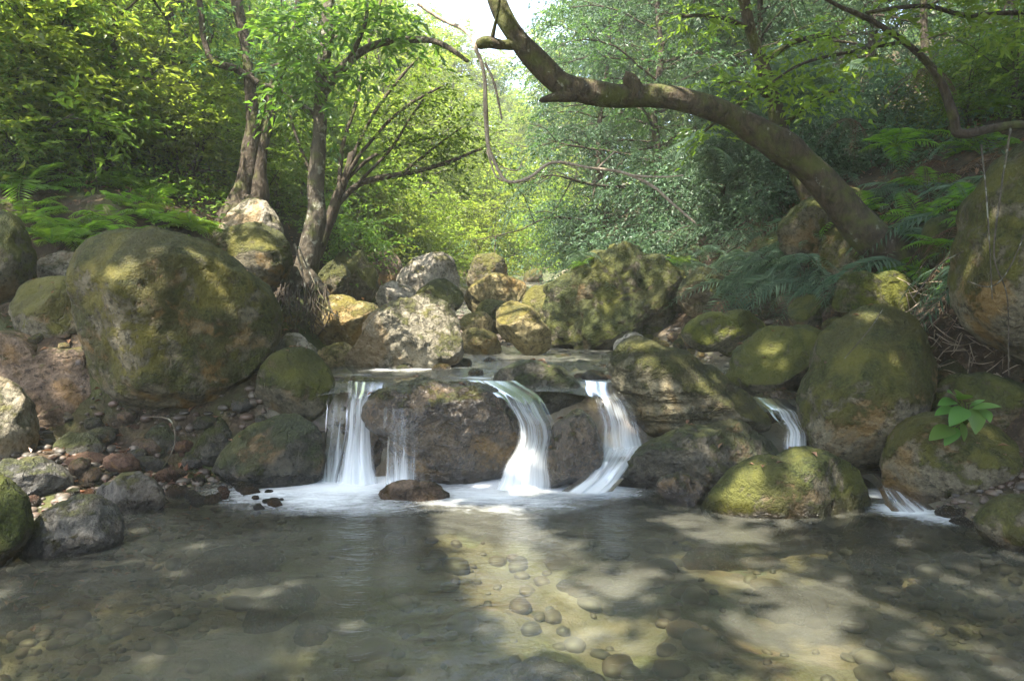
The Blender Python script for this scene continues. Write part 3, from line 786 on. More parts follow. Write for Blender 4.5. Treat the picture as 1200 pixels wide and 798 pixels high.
cascade([(548, 445, 5.45), (582, 463, 5.15), (599, 492, 5.02), (601, 528, 4.96), (566, 573, 4.85)], [(606, 446, 5.6), (634, 465, 5.4), (648, 494, 5.25), (652, 525, 5.1), (654, 572, 4.9)], 'white cascade curling round the right shoulder of the big wet boulder', .6, seed=4, fade=.6)
cascade([(684, 446, 5.75), (694, 468, 5.5), (698, 500, 5.4), (698, 534, 5.3)], [(730, 448, 5.8), (742, 470, 5.55), (754, 500, 5.45), (766, 532, 5.4)], 'white curtain falling between upright dark boulder and slanting slab', .6, seed=5)
cascade([(700, 524, 5.32), (694, 540, 5.2), (680, 560, 5.0), (658, 575, 4.85)], [(762, 520, 5.4), (748, 540, 5.25), (732, 560, 5.05), (718, 576, 4.85)], 'low white chute running from the right curtain into the pool', .9, seed=6, fade=.0)
cascade([(882, 465, 5.85), (902, 480, 5.6), (915, 505, 5.4), (918, 545, 5.25)], [(918, 467, 5.9), (940, 482, 5.62), (950, 510, 5.42), (950, 548, 5.25)], 'small side fall beside the tall broad boulder', .6, seed=7)
cascade([(1010, 556, 5.0), (1030, 575, 4.8), (1035, 590, 4.7), (1045, 604, 4.5)], [(1045, 552, 5.05), (1065, 572, 4.85), (1085, 588, 4.72), (1110, 606, 4.5)], 'low ripple of water running past the end of the long low mossy boulder', .4, seed=8, bulge=.02, fade=.3)

# ------------------------------------------------------------------ wood and leaves
class MB:
    def __init__(self): self.v, self.q, self.n = [], [], 0
    def tube(self, P, r, sides=7):
        P = np.asarray(P, float); r = np.asarray(r, float)
        T = np.gradient(P, axis=0); T /= np.linalg.norm(T, axis=1)[:, None] + 1e-9
        ref = np.array([0.31, 0.22, 0.92]) if abs(T[:, 2]).mean() < .8 else np.array([0.9, .3, .1])
        A = np.cross(T, ref); A /= np.linalg.norm(A, axis=1)[:, None] + 1e-9
        B = np.cross(T, A)
        a = np.linspace(0, 2 * np.pi, sides, endpoint=False)
        V = P[:, None] + r[:, None, None] * (np.cos(a)[None, :, None] * A[:, None] + np.sin(a)[None, :, None] * B[:, None])
        m = len(P); i = np.arange(m * sides).reshape(m, sides) + self.n
        j = np.roll(i, -1, axis=1)
        self.q.append(np.stack([i[:-1].ravel(), j[:-1].ravel(), j[1:].ravel(), i[1:].ravel()], 1))
        self.v.append(V.reshape(-1, 3)); self.n += m * sides
        tip = np.stack([i[-1], j[-1], np.full(sides, self.n), np.full(sides, self.n)], 1)
        self.v.append(P[-1:] + T[-1:] * r[-1]); self.n += 1
        self.q.append(tip)
    def mesh(self, name, mat):
        v = np.concatenate(self.v); q = np.concatenate(self.q)
        tri = q[:, 2] == q[:, 3]
        fs = [q[~tri]]
        if tri.any(): fs.append(q[tri][:, :3])
        return mesh_from(name, v, fs, mat)

def smooth_path(P, m):
    P = np.asarray(P, float); n = len(P)
    s = np.linspace(0, n - 1, m); k = np.clip(s.astype(int), 0, n - 2); t = (s - k)[:, None]
    g = lambda i: P[np.clip(i, 0, n - 1)]
    a, b, c, d = g(k - 1), g(k), g(k + 1), g(k + 2)
    return .5 * (2 * b + (c - a) * t + (2 * a - 5 * b + 4 * c - d) * t ** 2 + (3 * b - a - 3 * c + d) * t ** 3)

def px_limb(mb, pts, sides=10, m=None, wob=.12, seed=0):
    """limb through (px, py, d, radius in px)"""
    Q = np.array([list(W(p[0], p[1], p[2])) + [p[3] * p[2] / FPX] for p in pts])
    S = smooth_path(Q, m or len(pts) * 7)
    S[:, :3] += wob * S[:, 3:4] * np.stack([vnoise(S[:, :3] * 3 + 9 * k, seed + k) for k in range(3)], 1)
    rad = np.clip(S[:, 3], .002, None) * (1 + .16 * vnoise(S[:, :3] * 4, seed + 7))
    mb.tube(S[:, :3], rad, sides)
    return S

def leaf_faces(c, dr, sz, up=0.6, aspect=0.42, rg=rng, fold=.16):
    """one folded leaf of two triangles per point: base c, direction dr, length sz"""
    n = len(c)
    dr = dr / (np.linalg.norm(dr, axis=1)[:, None] + 1e-9)
    nm = rg.normal(size=(n, 3)) * (1 - up) + np.array([0, 0, 1]) * up
    sd = np.cross(dr, nm); sd /= np.linalg.norm(sd, axis=1)[:, None] + 1e-9
    nn = np.cross(sd, dr)
    L = sz[:, None]
    wv = L * aspect * .5
    v = np.empty((n, 4, 3))
    v[:, 0] = c
    v[:, 1] = c + dr * L * .45 + sd * wv + nn * L * fold
    v[:, 2] = c + dr * L - nn * L * fold * .5
    v[:, 3] = c + dr * L * .45 - sd * wv + nn * L * fold
    i = np.arange(n)[:, None] * 4
    f = np.concatenate([i + np.array([[0, 1, 2]]), i + np.array([[0, 2, 3]])])
    return v.reshape(-1, 3), f

def sprays(P, D, L, k, size, rg, up=.6, aspect=.42, droop=.25):
    """k leaves along each twig: start P, direction D, length L"""
    n = len(P)
    t = np.tile(np.linspace(.15, 1, k)[None], (n, 1)) + rg.uniform(-.06, .06, (n, k))
    D = D / (np.linalg.norm(D, axis=1)[:, None] + 1e-9)
    c = P[:, None] + D[:, None] * (t * L[:, None])[:, :, None]
    c[:, :, 2] -= droop * (t ** 2) * L[:, None]
    side = np.cross(D, np.array([0, 0, 1.0])); side /= np.linalg.norm(side, axis=1)[:, None] + 1e-6
    sg = np.where(np.arange(k) % 2 == 0, 1, -1)[None, :, None]
    d = D[:, None] * .75 + side[:, None] * sg * .8 + rg.normal(size=(n, k, 3)) * .35
    d[:, :, 2] -= droop * .8
    s = size * rg.uniform(.6, 1.25, (n, k))
    return leaf_faces(c.reshape(-1, 3), d.reshape(-1, 3), s.ravel(), up, aspect, rg)

def make_tree(name, seed, h, r, nb, bl, start, leaf, size, mats, twigs=7, k=9, rise=.5, aspect=.42, droop=.25, lean=.08, stems=1, up=.6, tl=.42):
    """a tree prototype: trunk mesh (with its limbs) and crown mesh, base at the origin; returns (trunk_mesh, crown_mesh)"""
    rg = np.random.default_rng(seed)
    mb = MB(); TP, TD = [], []
    for st in range(stems):
        az = rg.uniform(0, 6.28)
        off = np.array([math.cos(az), math.sin(az), 0]) * (.12 * (stems > 1))
        hh = h * rg.uniform(.75, 1) if st else h
        ln = lean * (2.5 if stems > 1 else 1)
        ts = np.linspace(0, 1, 9)
        tr = np.stack([off[0] + ln * hh * math.cos(az) * ts ** 1.3 + .035 * hh * np.cumsum(rg.normal(size=9)) * .35,
                       off[1] + ln * hh * math.sin(az) * ts ** 1.3 + .035 * hh * np.cumsum(rg.normal(size=9)) * .35, hh * ts - .15], 1)
        tr[0, :2] = off[:2]
        S = smooth_path(tr, 26)
        rad = r * (1 - .88 * np.linspace(0, 1, 26)) * (1 + .9 * np.exp(-np.linspace(0, 1, 26) * 24))
        mb.tube(S, rad, 8)
        for b in range(nb // stems):
            f = start + (1 - start) * (b + rg.uniform(0, 1)) / (nb // stems)
            f = min(f, .98)
            p0 = S[int(f * 25)]
            a = b * 2.4 + rg.uniform(-.5, .5)
            L = bl * (1.05 - .65 * max(0, (f - start) / (1 - start)) ** 1.4) * rg.uniform(.65, 1.2)
            d = np.array([math.cos(a), math.sin(a), rise * rg.uniform(.3, 1.5)])
            d /= np.linalg.norm(d)
            tt = np.linspace(0, 1, 5)
            br = p0 + d * (tt * L)[:, None] + np.cumsum(rg.normal(size=(5, 3)) * .06 * L, 0) * tt[:, None]
            br[:, 2] -= droop * .5 * L * tt ** 2
            Sb = smooth_path(br, 9)
            r0 = r * (1 - .85 * f) * .42
            mb.tube(Sb, r0 * (1 - .85 * np.linspace(0, 1, 9)) + .003, 5)
            for j in range(4):
                q = Sb[(1, 3, 5, 7)[j]]
                dd = d * .6 + rg.normal(size=3) * .75; dd[2] *= .5; dd /= np.linalg.norm(dd)
                L2 = L * rg.uniform(.3, .55)
                s2 = smooth_path(np.array([q, q + dd * L2 * .5 + rg.normal(size=3) * .05 * L2, q + dd * L2 - np.array([0, 0, droop * .3 * L2])]), 5)
                mb.tube(s2, np.linspace(r0 * .4 + .002, .0025, 5), 4)
                w = rg.integers(0, 5, twigs)
                TP.append(s2[w] + rg.normal(size=(twigs, 3)) * .03 * L2); TD.append(dd[None] * .5 + rg.normal(size=(twigs, 3)) * .8)
            TP.append(Sb[-1:].repeat(3, 0)); TD.append(d[None] + rg.normal(size=(3, 3)) * .6)
    P = np.concatenate(TP); D = np.concatenate(TD); D[:, 2] *= .55
    v, f = sprays(P, D, tl * rg.uniform(.6, 1.3, len(P)), k, size, rg, up, aspect, droop)
    return mb.mesh('trunk', M[mats]), mesh_from('crown', v, [f], M[leaf], smooth=False)

def place_tree(name, meshes, loc, rz, s, label, cat='tree', group=None, sz=1.0):
    e = empty(name, loc, rz, s)
    e.scale = (s, s, s * sz)
    tag(e, label, cat, group)
    link('trunk', meshes[0], e)
    link('crown', meshes[1], e)
    return e

PT = {
    'slim': make_tree('slim', 1, 7.0, .055, 24, 1.4, .15, 'leaf_lime', .11, 'bark', 4, 9, .55),
    'lime': make_tree('lime', 2, 5.5, .05, 28, 1.7, .12, 'leaf_lime', .10, 'bark', 4, 9, .4, droop=.35),
    'mid': make_tree('mid', 3, 8.0, .09, 30, 2.2, .15, 'leaf_mid', .11, 'bark', 5, 10, .45),
    'dark': make_tree('dark', 4, 8.5, .11, 34, 2.5, .15, 'leaf_dark', .095, 'bark', 12, 10, .5, droop=.6),
    'blue': make_tree('blue', 5, 7.5, .10, 34, 2.3, .12, 'leaf_blue', .09, 'bark', 13, 11, .55, droop=.8, aspect=.36),
    'multi': make_tree('multi', 6, 6.0, .05, 30, 1.6, .2, 'leaf_mid', .09, 'bark', 4, 9, .6, stems=4),
    'bamboo': make_tree('bamboo', 8, 4.2, .022, 26, 1.0, .15, 'leaf_lime', .14, 'bark', 4, 7, .5, aspect=.22, droop=.6, stems=5),
}
PT['shrub'] = make_tree('shrub', 9, 1.5, .025, 26, .8, .05, 'leaf_mid', .075, 'bark', 5, 9, .5, stems=4)
PT['shrub_lime'] = make_tree('shrub_lime', 10, 1.7, .025, 28, .9, .05, 'leaf_lime', .08, 'bark', 5, 9, .5, stems=4)
PT['shrub_wide'] = make_tree('shrub_wide', 11, 1.9, .025, 24, .9, .05, 'leaf_lime', .11, 'bark', 4, 8, .5, stems=4)
PT['shrub_blue'] = make_tree('shrub_blue', 12, 1.6, .025, 28, .9, .05, 'leaf_blue', .065, 'bark', 8, 9, .3, stems=3, droop=.6)
PT['tall'] = make_tree('tall', 13, 14.0, .17, 54, 4.0, .1, 'leaf_mid', .2, 'bark', 10, 12, .9, tl=.9)
PT['tall_lime'] = make_tree('tall_lime', 14, 13.0, .16, 54, 4.0, .08, 'leaf_lime', .2, 'bark', 9, 12, .9, tl=.9)

def grow(kind, name, px, d, s, label, group=None, cat='tree', rz=None, sz=1.0, dz=0.0):
    x = (px - CX) / FPX * d
    return place_tree(name, PT[kind], (x, d, Hs(x, d) - .05 + dz), rs.uniform(0, 6.28) if rz is None else rz, s, label, cat, group, sz)

# thicket on the left bank
for px, d, kd, s in ((-60, 7.6, 'bamboo', 1.0), (20, 8.4, 'bamboo', 1.05), (60, 9.6, 'bamboo', .95), (-130, 8.2, 'bamboo', 1.1)):
    grow(kd, 'lime_shrub', px, d, s, 'tall shrub with long drooping yellow green leaves at the far left', 'yellow green shrubs at the far left', 'shrub')
for px, d, kd, s in ((130, 9.0, 'slim', .95), (205, 10.2, 'slim', 1.0), (95, 10.8, 'slim', 1.1), (250, 11.6, 'multi', 1.1), (160, 12.4, 'lime', 1.1), (20, 11.5, 'lime', 1.15), (-80, 11, 'mid', .9), (330, 12.6, 'multi', 1.1), (230, 14.2, 'mid', .9), (60, 14.5, 'mid', 1.0), (140, 16.8, 'lime', 1.3), (300, 16.2, 'lime', 1.2), (-40, 16, 'slim', 1.3), (400, 15.5, 'multi', 1.0), (360, 18.8, 'mid', 1.0)):
    grow(kd, 'thicket_tree', px, d, s * (1.0 if kd == 'slim' else .72), {'slim': 'slender sapling with sparse yellow green leaves in the left thicket', 'multi': 'many stemmed small leaved tree in the left thicket', 'lime': 'low branching bright leaved tree deep in the left thicket', 'mid': 'fuller mid green tree deep in the left thicket'}[kd], 'trees of the left thicket')
for px, d, kd, s in ((30, 7.9, 'shrub', .8), (398, 8.7, 'shrub_lime', .3), (400, 10.8, 'shrub', .9), (215, 9.8, 'shrub_lime', .9), (150, 10.8, 'shrub', 1.1), (440, 12.4, 'shrub_lime', 1.0), (470, 13.6, 'shrub', 1.0), (415, 13.2, 'shrub_lime', 1.1), (100, 9.6, 'shrub_lime', .8), (320, 10.5, 'shrub', .9)):
    grow(kd, 'shrub', px, d, s, ('bright' if 'lime' in kd else 'mid green') + ' small leaved shrub at the foot of the left thicket', 'shrubs of the left bank', 'shrub')
for k in range(46):
    px = rs.uniform(-160, 430); d = 8.2 + 13 * (k / 46) ** 1.2 + rs.uniform(-.4, .4)
    if px > 215 and d < 11: continue
    kd = rs.choice(['shrub_lime', 'shrub_lime', 'shrub', 'shrub_wide'])
    grow(kd, 'bush', px, d, rs.uniform(.9, 1.4) * (1 + .03 * (d - 8)), {'shrub_lime': 'bright yellow green bush', 'shrub': 'mid green bush', 'shrub_wide': 'broad leaved light green bush'}[kd] + ' on the slope of the left thicket', 'bushes of the left slope', 'bush')
# pale sunlit wood upstream in the middle
for px, d, kd, s in ((460, 17, 'lime', 1.0), (500, 19, 'lime', 1.05), (540, 21, 'shrub_lime', 2.0), (575, 23, 'shrub_lime', 2.2), (440, 21, 'tall_lime', .5), (520, 26, 'lime', 1.35), (590, 29, 'lime', 1.2), (640, 26, 'shrub_lime', 2.0), (670, 29, 'lime', 1.3), (480, 31, 'tall_lime', .62), (550, 34, 'tall_lime', .56), (620, 38, 'tall_lime', .55), (690, 34, 'lime', 2.2), (400, 28, 'tall_lime', .7), (560, 17, 'shrub_lime', 1.2), (500, 15, 'shrub_lime', 1.1), (600, 20, 'shrub_lime', 1.0), (655, 19, 'shrub_lime', 1.2), (575, 42, 'tall_lime', .86), (640, 36, 'tall_lime', .8), (528, 40, 'tall_lime', .85), (600, 47, 'tall_lime', .8), (540, 50, 'tall_lime', .7), (660, 50, 'tall_lime', .7)):
    grow(kd, 'sunlit_tree', px, d, s, ('low pale green bush' if 'shrub' in kd else 'pale sunlit tree') + ' in the hazy wood upstream', 'trees and bushes of the hazy wood upstream', 'bush' if 'shrub' in kd else 'tree')
# tall trees round the back
for px, d, kd, s in ((-250, 30, 'tall', .9), (-120, 33, 'tall_lime', .9), (20, 34, 'tall_lime', .95), (120, 38, 'tall', 1.0), (220, 33, 'tall_lime', .85), (310, 37, 'tall_lime', .95), (60, 22, 'lime', 1.6), (170, 24, 'lime', 1.7), (270, 23, 'lime', 1.6), (350, 26, 'lime', 1.7), (-60, 23, 'lime', 1.7), (390, 38, 'tall_lime', .95), (470, 42, 'tall_lime', .8), (760, 30, 'tall', .95), (850, 25, 'tall', .9), (960, 29, 'tall', .9), (1080, 26, 'tall', .8), (725, 40, 'lime', 2.6), (1220, 24, 'tall', .8), (800, 38, 'tall', 1.0), (-20, 36, 'tall', 1.1), (180, 40, 'tall_lime', 1.1), (280, 46, 'tall', 1.1), (1000, 40, 'tall', 1.0), (1350, 28, 'tall', .9)):
    grow(kd, 'forest_tree', px, d, s, 'tall forest tree far behind the nearer trees ' + ('left' if px < 600 else 'right') + ' of the stream', 'tall forest trees behind')
# darker trees on the right slope
for px, d, kd, s in ((700, 13.2, 'blue', .85), (760, 12.0, 'dark', .8), (830, 13.5, 'blue', .9), (885, 11.8, 'blue', .8), (800, 16.5, 'dark', 1.0), (730, 18, 'blue', 1.05), (930, 14.5, 'dark', .9), (1010, 13, 'blue', .85), (1090, 12, 'mid', .75), (1180, 11.5, 'dark', .7), (690, 22, 'mid', 1.1), (870, 18.5, 'mid', 1.0), (990, 18, 'dark', 1.0), (1270, 13, 'dark', .9)):
    grow(kd, 'slope_tree', px, d, s, {'blue': 'drooping bluish green tree on the right slope', 'dark': 'dense dark green tree on the right slope', 'mid': 'mid green tree high on the right slope'}[kd], 'trees of the right slope')
for px, d, kd, s in ((850, 10.4, 'shrub_blue', 1.0), (905, 9.4, 'shrub_blue', .9), (790, 11.2, 'shrub_blue', 1.1), (720, 11.5, 'shrub_blue', 1.0), (960, 9.8, 'shrub_blue', .9), (690, 14.0, 'shrub_blue', 1.1), (1120, 8.4, 'shrub', .8), (1040, 9.0, 'shrub_blue', .9), (1190, 7.6, 'shrub', .8), (870, 12.5, 'shrub_blue', 1.2)):
    grow(kd, 'shrub', px, d, s, ('drooping bluish green' if 'blue' in kd else 'mid green') + ' shrub hanging on the right slope', 'shrubs of the right slope', 'shrub')

# ------------------------------------------------------------------ the trees one can tell apart
def hero(name, loc, mb, mat, label, crown=None, leaf=None, crown_smooth=False):
    e = empty(name, tuple(loc))
    tag(e, label, 'tree')
    me = mb.mesh('trunk', M[mat]); o = link('trunk', me, e)
    o.location = -Vector(loc)                     # meshes are laid out in place coordinates
    if crown is not None:
        c = link('crown', mesh_from('crown', crown[0], [crown[1]], M[leaf], smooth=False), e); c.location = -Vector(loc)
    return e

def twig_leaves(starts, dirs, n_tw, k, size, seed, L=.45, spread=.8, up=.6, aspect=.42, droop=.3):
    rg = np.random.default_rng(seed)
    P = np.repeat(starts, n_tw, 0) + rg.normal(size=(len(starts) * n_tw, 3)) * .06
    D = np.repeat(dirs, n_tw, 0) + rg.normal(size=(len(starts) * n_tw, 3)) * spread
    D[:, 2] *= .55
    return sprays(P, D, L * rg.uniform(.5, 1.3, len(P)), k, size, rg, up, aspect, droop)

# overhead canopy with gaps that line up along the sunlight
LIT = []
def lit(px, py, d, r): LIT.append((W(px, py, d), r))
for px, py, r in ((560, 610, .30), (600, 640, .34), (585, 680, .2), (650, 655, .22), (690, 690, .2), (740, 675, .14), (860, 625, .22), (800, 610, .2), (905, 690, .16), (960, 700, .2), (930, 740, .2), (1000, 760, .14), (660, 740, .12), (320, 690, .12), (230, 640, .1), (880, 600, .2), (480, 700, .1), (1120, 680, .12), (510, 590, .18)):
    x, y = pool_pt(px, py); LIT.append((np.array((x, y, 0.0)), r * 1.15))
for px, py, d, r in ((150, 320, 5.2, .16), (130, 350, 5.25, .12), (175, 300, 5.3, .14), (230, 285, 5.5, .16), (215, 370, 5.1, .1), (265, 330, 5.5, .12), (60, 345, 5.6, .2), (290, 300, 7.5, .3), (310, 270, 8, .3), (460, 390, 6.6, .3), (500, 360, 6.8, .3), (430, 420, 6.6, .2), (760, 420, 5.6, .14), (790, 460, 5.4, .12), (840, 480, 5.4, .12), (750, 445, 5.5, .1), (900, 395, 6.2, .16), (940, 550, 4.4, .14), (985, 550, 4.4, .1), (870, 520, 5.0, .14), (1020, 365, 5.4, .16), (1040, 330, 6.2, .2), (1160, 230, 4.8, .12), (850, 375, 7.4, .25), (520, 458, 5.1, .2), (468, 462, 5.1, .14), (575, 470, 5.2, .12), (500, 380, 6.8, .3), (640, 440, 5.8, .12), (400, 520, 5.4, .14), (440, 530, 5.3, .14), (610, 545, 5.0, .2), (300, 520, 5.2, .1), (720, 500, 5.5, .15), (1130, 480, 4.8, .14), (20, 470, 5, .2), (90, 610, 3.8, .08), (1100, 370, 6.0, .2), (600, 440, 5.8, .12), (620, 385, 8.3, .5), (500, 320, 9.8, .6), (420, 370, 7.8, .4)):
    lit(px, py, d, r)
SV = np.array(SUN[:])
def gap_mask(v):
    """True where a leaf stays (v (N,3)); the gaps follow the direction of the sunlight"""
    t = (v[:, 2] - .3) / SV[2]
    g = v - t[:, None] * SV[None]
    q = np.stack([g[:, 0], g[:, 1], 0 * g[:, 0]], 1)
    keep = fbm(q * .8 + 5.5, 3, 77, .5) < .62
    for p, r in LIT:
        w = v - p[None]; s = w @ SV
        dist = np.linalg.norm(w - s[:, None] * SV[None], axis=1)
        keep &= dist > r * (1.0 + .3 * vnoise(v * 2.5, 3))
    return keep
def canopy(seed, centres, n, size):
    rg = np.random.default_rng(seed)
    C = np.array(centres)
    k = rg.integers(0, len(C), n)
    o = rg.normal(size=(n, 3)); o /= np.linalg.norm(o, axis=1)[:, None]
    p = C[k, :3] + o * (rg.uniform(0, 1, n) ** .4 * C[k, 3])[:, None] * np.array([1, 1, .38])
    p = p[p[:, 2] > CZ + .45 * p[:, 1].clip(0) + .75]
    d = rg.normal(size=(len(p), 3)); d[:, 2] = -abs(d[:, 2]) * .15
    v, f = leaf_faces(p, d, size * rg.uniform(.7, 1.3, len(p)), .75, .5, rg)
    keep = gap_mask(p)
    kk = np.concatenate([keep, keep])
    return v, f[kk]

# 1 leaning trunk over the stream
mb = MB()
S = px_limb(mb, [(1085, 352, 6.95, 27.53), (1062, 318, 6.9, 24.29), (1003, 258, 6.85, 21.05), (948, 198, 6.8, 18.62), (885, 152, 6.75, 16.19), (822, 122, 6.7, 14.57), (745, 112, 6.65, 12.95), (695, 112, 6.6, 13.76), (655, 97, 6.6, 13.76), (620, 60, 6.6, 12.14), (595, 22, 6.6, 11.33), (572, -30, 6.6, 10.52), (540, -110, 6.6, 8.91), (520, -210, 6.5, 6.48)], 14, 110, .25, 3)
px_limb(mb, [(748, 115, 6.65, 12.14), (742, 100, 6.6, 9.72), (738, 92, 6.58, 7.29)], 8, 8, .3, 5)
px_limb(mb, [(672, 112, 6.6, 9.72), (650, 114, 6.57, 5.67), (634, 118, 6.55, 3.24)], 7, 8, .3, 6)
px_limb(mb, [(606, 52, 6.6, 7.29), (588, 53, 6.58, 5.67), (572, 50, 6.55, 6.48), (562, 53, 6.54, 5.67)], 8, 10, .3, 7)
px_limb(mb, [(576, 50, 6.55, 3.24), (579, 35, 6.5, 2.43), (584, 10, 6.4, 1.62), (590, -30, 6.3, 1.62)], 6, 10, .3, 8)
px_limb(mb, [(1070, 325, 6.9, 12.95), (1100, 345, 6.8, 11.33), (1125, 372, 6.6, 7.29), (1150, 392, 6.5, 3.24)], 8, 14, .3, 9)
px_limb(mb, [(1040, 305, 6.9, 9.72), (1035, 335, 6.6, 10.52), (1022, 352, 6.5, 6.48)], 8, 10, .3, 10)
for a in range(7):
    t0 = np.array(W(560 - a * 8, -60 - 20 * a, 6.6))
    tip = t0 + np.array([[-1.6, -1.2, 1.2], [1.5, -1.5, 1.4], [-1.2, 1.3, 1.6], [1.7, .8, 1.5], [.2, -2.2, 1.6], [-2.3, -.3, 1.7], [2.3, -.6, 1.8]][a])
    mb.tube(smooth_path([t0, (t0 + tip) / 2 + [0, 0, .2], tip], 10), np.linspace(.05, .012, 10), 6)
cr = canopy(21, [(-1.2, 4.4, 6.2, 2.0), (.9, 4.6, 6.4, 2.0), (-.2, 6.3, 6.9, 1.9), (2.3, 5.6, 6.9, 1.9), (-2.4, 5.6, 6.7, 1.9)], 10000, .16)
hero('leaning_tree', W(1075, 345, 6.9), mb, 'bark_moss', 'thick mossy tree trunk arching from the right bank over the stream', cr, 'leaf_mid')

# 2 dark left tree with buttressed foot
mb = MB()
px_limb(mb, [(275, 262, 9.2, 21.32), (283, 235, 9.2, 15.58), (291, 200, 9.2, 10.66), (297, 150, 9.2, 8.20), (293, 100, 9.2, 7.38), (287, 50, 9.2, 6.56), (276, 0, 9.2, 6.56), (262, -60, 9.2, 5.74), (255, -150, 9.2, 4.10)], 10, 60, .3, 11)
px_limb(mb, [(296, 255, 9.2, 16.40), (303, 230, 9.2, 10.66), (306, 190, 9.2, 8.20), (312, 150, 9.3, 7.38), (322, 100, 9.4, 5.74), (345, 40, 9.5, 4.92), (352, -30, 9.5, 4.10)], 9, 40, .3, 12)
px_limb(mb, [(302, 98, 9.2, 4.92), (275, 80, 9.1, 4.51), (247, 70, 9.0, 4.10), (240, 45, 9.0, 3.69), (236, 15, 9.0, 3.28), (228, -30, 9.0, 2.87)], 7, 30, .4, 13)
px_limb(mb, [(290, 85, 9.2, 4.10), (312, 82, 9.2, 3.69), (340, 72, 9.1, 3.28), (372, 58, 9.0, 2.46), (400, 40, 8.9, 1.64)], 6, 26, .4, 14)
for a, (dx, dy) in enumerate(((-38, 24), (-20, 34), (18, 30), (40, 24), (0, 38))):
    px_limb(mb, [(286 + dx * .2, 235, 9.15, 9), (286 + dx * .6, 252, 9.0, 7), (286 + dx, 258 + dy * .4, 8.8, 3)], 6, 10, .3, 15 + a)
P = np.array([W(x, y, d) for x, y, d in ((236, 15, 9), (245, 60, 9), (262, 20, 9.2), (290, 60, 9), (318, 80, 9.2), (345, 60, 9.1), (372, 52, 9), (396, 40, 8.9), (345, 40, 9.5), (355, 10, 9.4), (255, -40, 9), (300, -20, 9), (330, 20, 9.2), (395, 70, 8.8), (375, 80, 8.8))])
cr = twig_leaves(P, np.tile([[0, -.2, .1]], (len(P), 1)), 10, 9, .10, 31, .5, 1.0, .55, .36, .6)
hero('dark_tree', W(285, 250, 9.2), mb, 'bark', 'dark twin stemmed tree with spreading roots on the left bank', cr, 'leaf_dark')

# 3 lichen spotted upright trunk
mb = MB()
px_limb(mb, [(352, 345, 8.4, 17.60), (362, 310, 8.4, 13.60), (368, 260, 8.4, 11.20), (371, 210, 8.4, 9.20), (374, 150, 8.4, 8.40), (377, 100, 8.4, 8.00), (382, 50, 8.4, 7.60), (387, 0, 8.4, 7.20), (392, -60, 8.4, 6.40), (400, -160, 8.4, 4.80)], 10, 60, .3, 21)
px_limb(mb, [(372, 118, 8.4, 5.20), (395, 90, 8.3, 5.60), (415, 68, 8.2, 4.80), (445, 52, 8.1, 4.40), (490, 46, 8.0, 3.60), (520, 52, 7.9, 3.20), (548, 72, 7.8, 2.40)], 7, 40, .4, 22)
px_limb(mb, [(372, 140, 8.4, 4.00), (350, 120, 8.4, 4.00), (335, 108, 8.5, 3.20), (310, 100, 8.6, 2.40)], 6, 20, .4, 23)
px_limb(mb, [(405, 78, 8.25, 3.20), (420, 50, 8.1, 2.80), (430, 18, 8.0, 2.40), (425, -20, 8.0, 2.00)], 6, 20, .4, 24)
for dx, dy in ((-35, 22), (28, 20), (-14, 32), (12, 30)):
    px_limb(mb, [(358 + dx * .2, 318, 8.35, 9), (358 + dx * .6, 335, 8.2, 6), (358 + dx, 338 + dy * .5, 8.0, 3)], 6, 10, .3, int(40 + dx))
P = np.array([W(x, y, d) for x, y, d in ((320, 30, 8.2), (335, 60, 8.2), (345, 20, 8.1), (360, 45, 8.0), (355, 75, 8.0), (410, 30, 8.2), (430, 15, 8), (448, 40, 8.1), (400, 10, 8.2), (370, 10, 8), (465, 20, 8.1), (480, 35, 8), (340, 95, 8.2), (365, 95, 8), (420, 85, 8.1))])
cr = twig_leaves(P, np.tile([[0, -.3, .0]], (len(P), 1)), 10, 9, .13, 32, .42, 1.0, .5, .36, .6)
hero('lichen_tree', W(358, 340, 8.4), mb, 'bark_lichen', 'upright grey trunk spotted with pale lichen on the left bank', cr, 'leaf_mid')

# 4 leaning multi stemmed tree fanning out to the right
mb = MB()
px_limb(mb, [(368, 300, 9.0, 9.00), (385, 262, 9.0, 7.50), (397, 230, 9.0, 6.38), (408, 200, 9.0, 5.25), (412, 182, 9.0, 4.50)], 8, 24, .3, 51)
FAN = [[(392, 240, 9, 4.50), (415, 218, 9, 3.75), (450, 208, 8.9, 3.38), (495, 200, 8.8, 3.00), (530, 188, 8.7, 2.25), (566, 174, 8.6, 1.50)],
       [(398, 222, 9, 3.00), (415, 180, 9.1, 2.62), (440, 130, 9.2, 2.25), (470, 90, 9.3, 1.88), (498, 60, 9.4, 1.50)],
       [(400, 218, 9, 2.62), (430, 170, 8.9, 2.25), (470, 130, 8.8, 1.88), (520, 100, 8.7, 1.50)],
       [(396, 226, 9, 3.00), (402, 170, 9.1, 2.62), (420, 110, 9.3, 2.25), (432, 50, 9.5, 1.88), (450, -10, 9.6, 1.50)],
       [(402, 214, 9, 2.25), (440, 182, 9.1, 1.88), (490, 165, 9.2, 1.50), (540, 160, 9.3, 1.12)],
       [(420, 215, 8.95, 2.25), (455, 178, 8.9, 1.88), (480, 140, 8.9, 1.50), (500, 110, 8.9, 1.20)],
       [(385, 262, 9, 3.00), (372, 220, 9.1, 2.25), (350, 170, 9.2, 1.88), (338, 130, 9.2, 1.50)],
       [(470, 205, 8.85, 1.88), (500, 180, 8.8, 1.50), (540, 150, 8.8, 1.12)]]
EP = []
for a, b in enumerate(FAN):
    S = px_limb(mb, b, 6, 22, .5, 60 + a); EP += [S[10, :3], S[14, :3], S[18, :3], S[-1, :3]]
EP = np.array(EP)
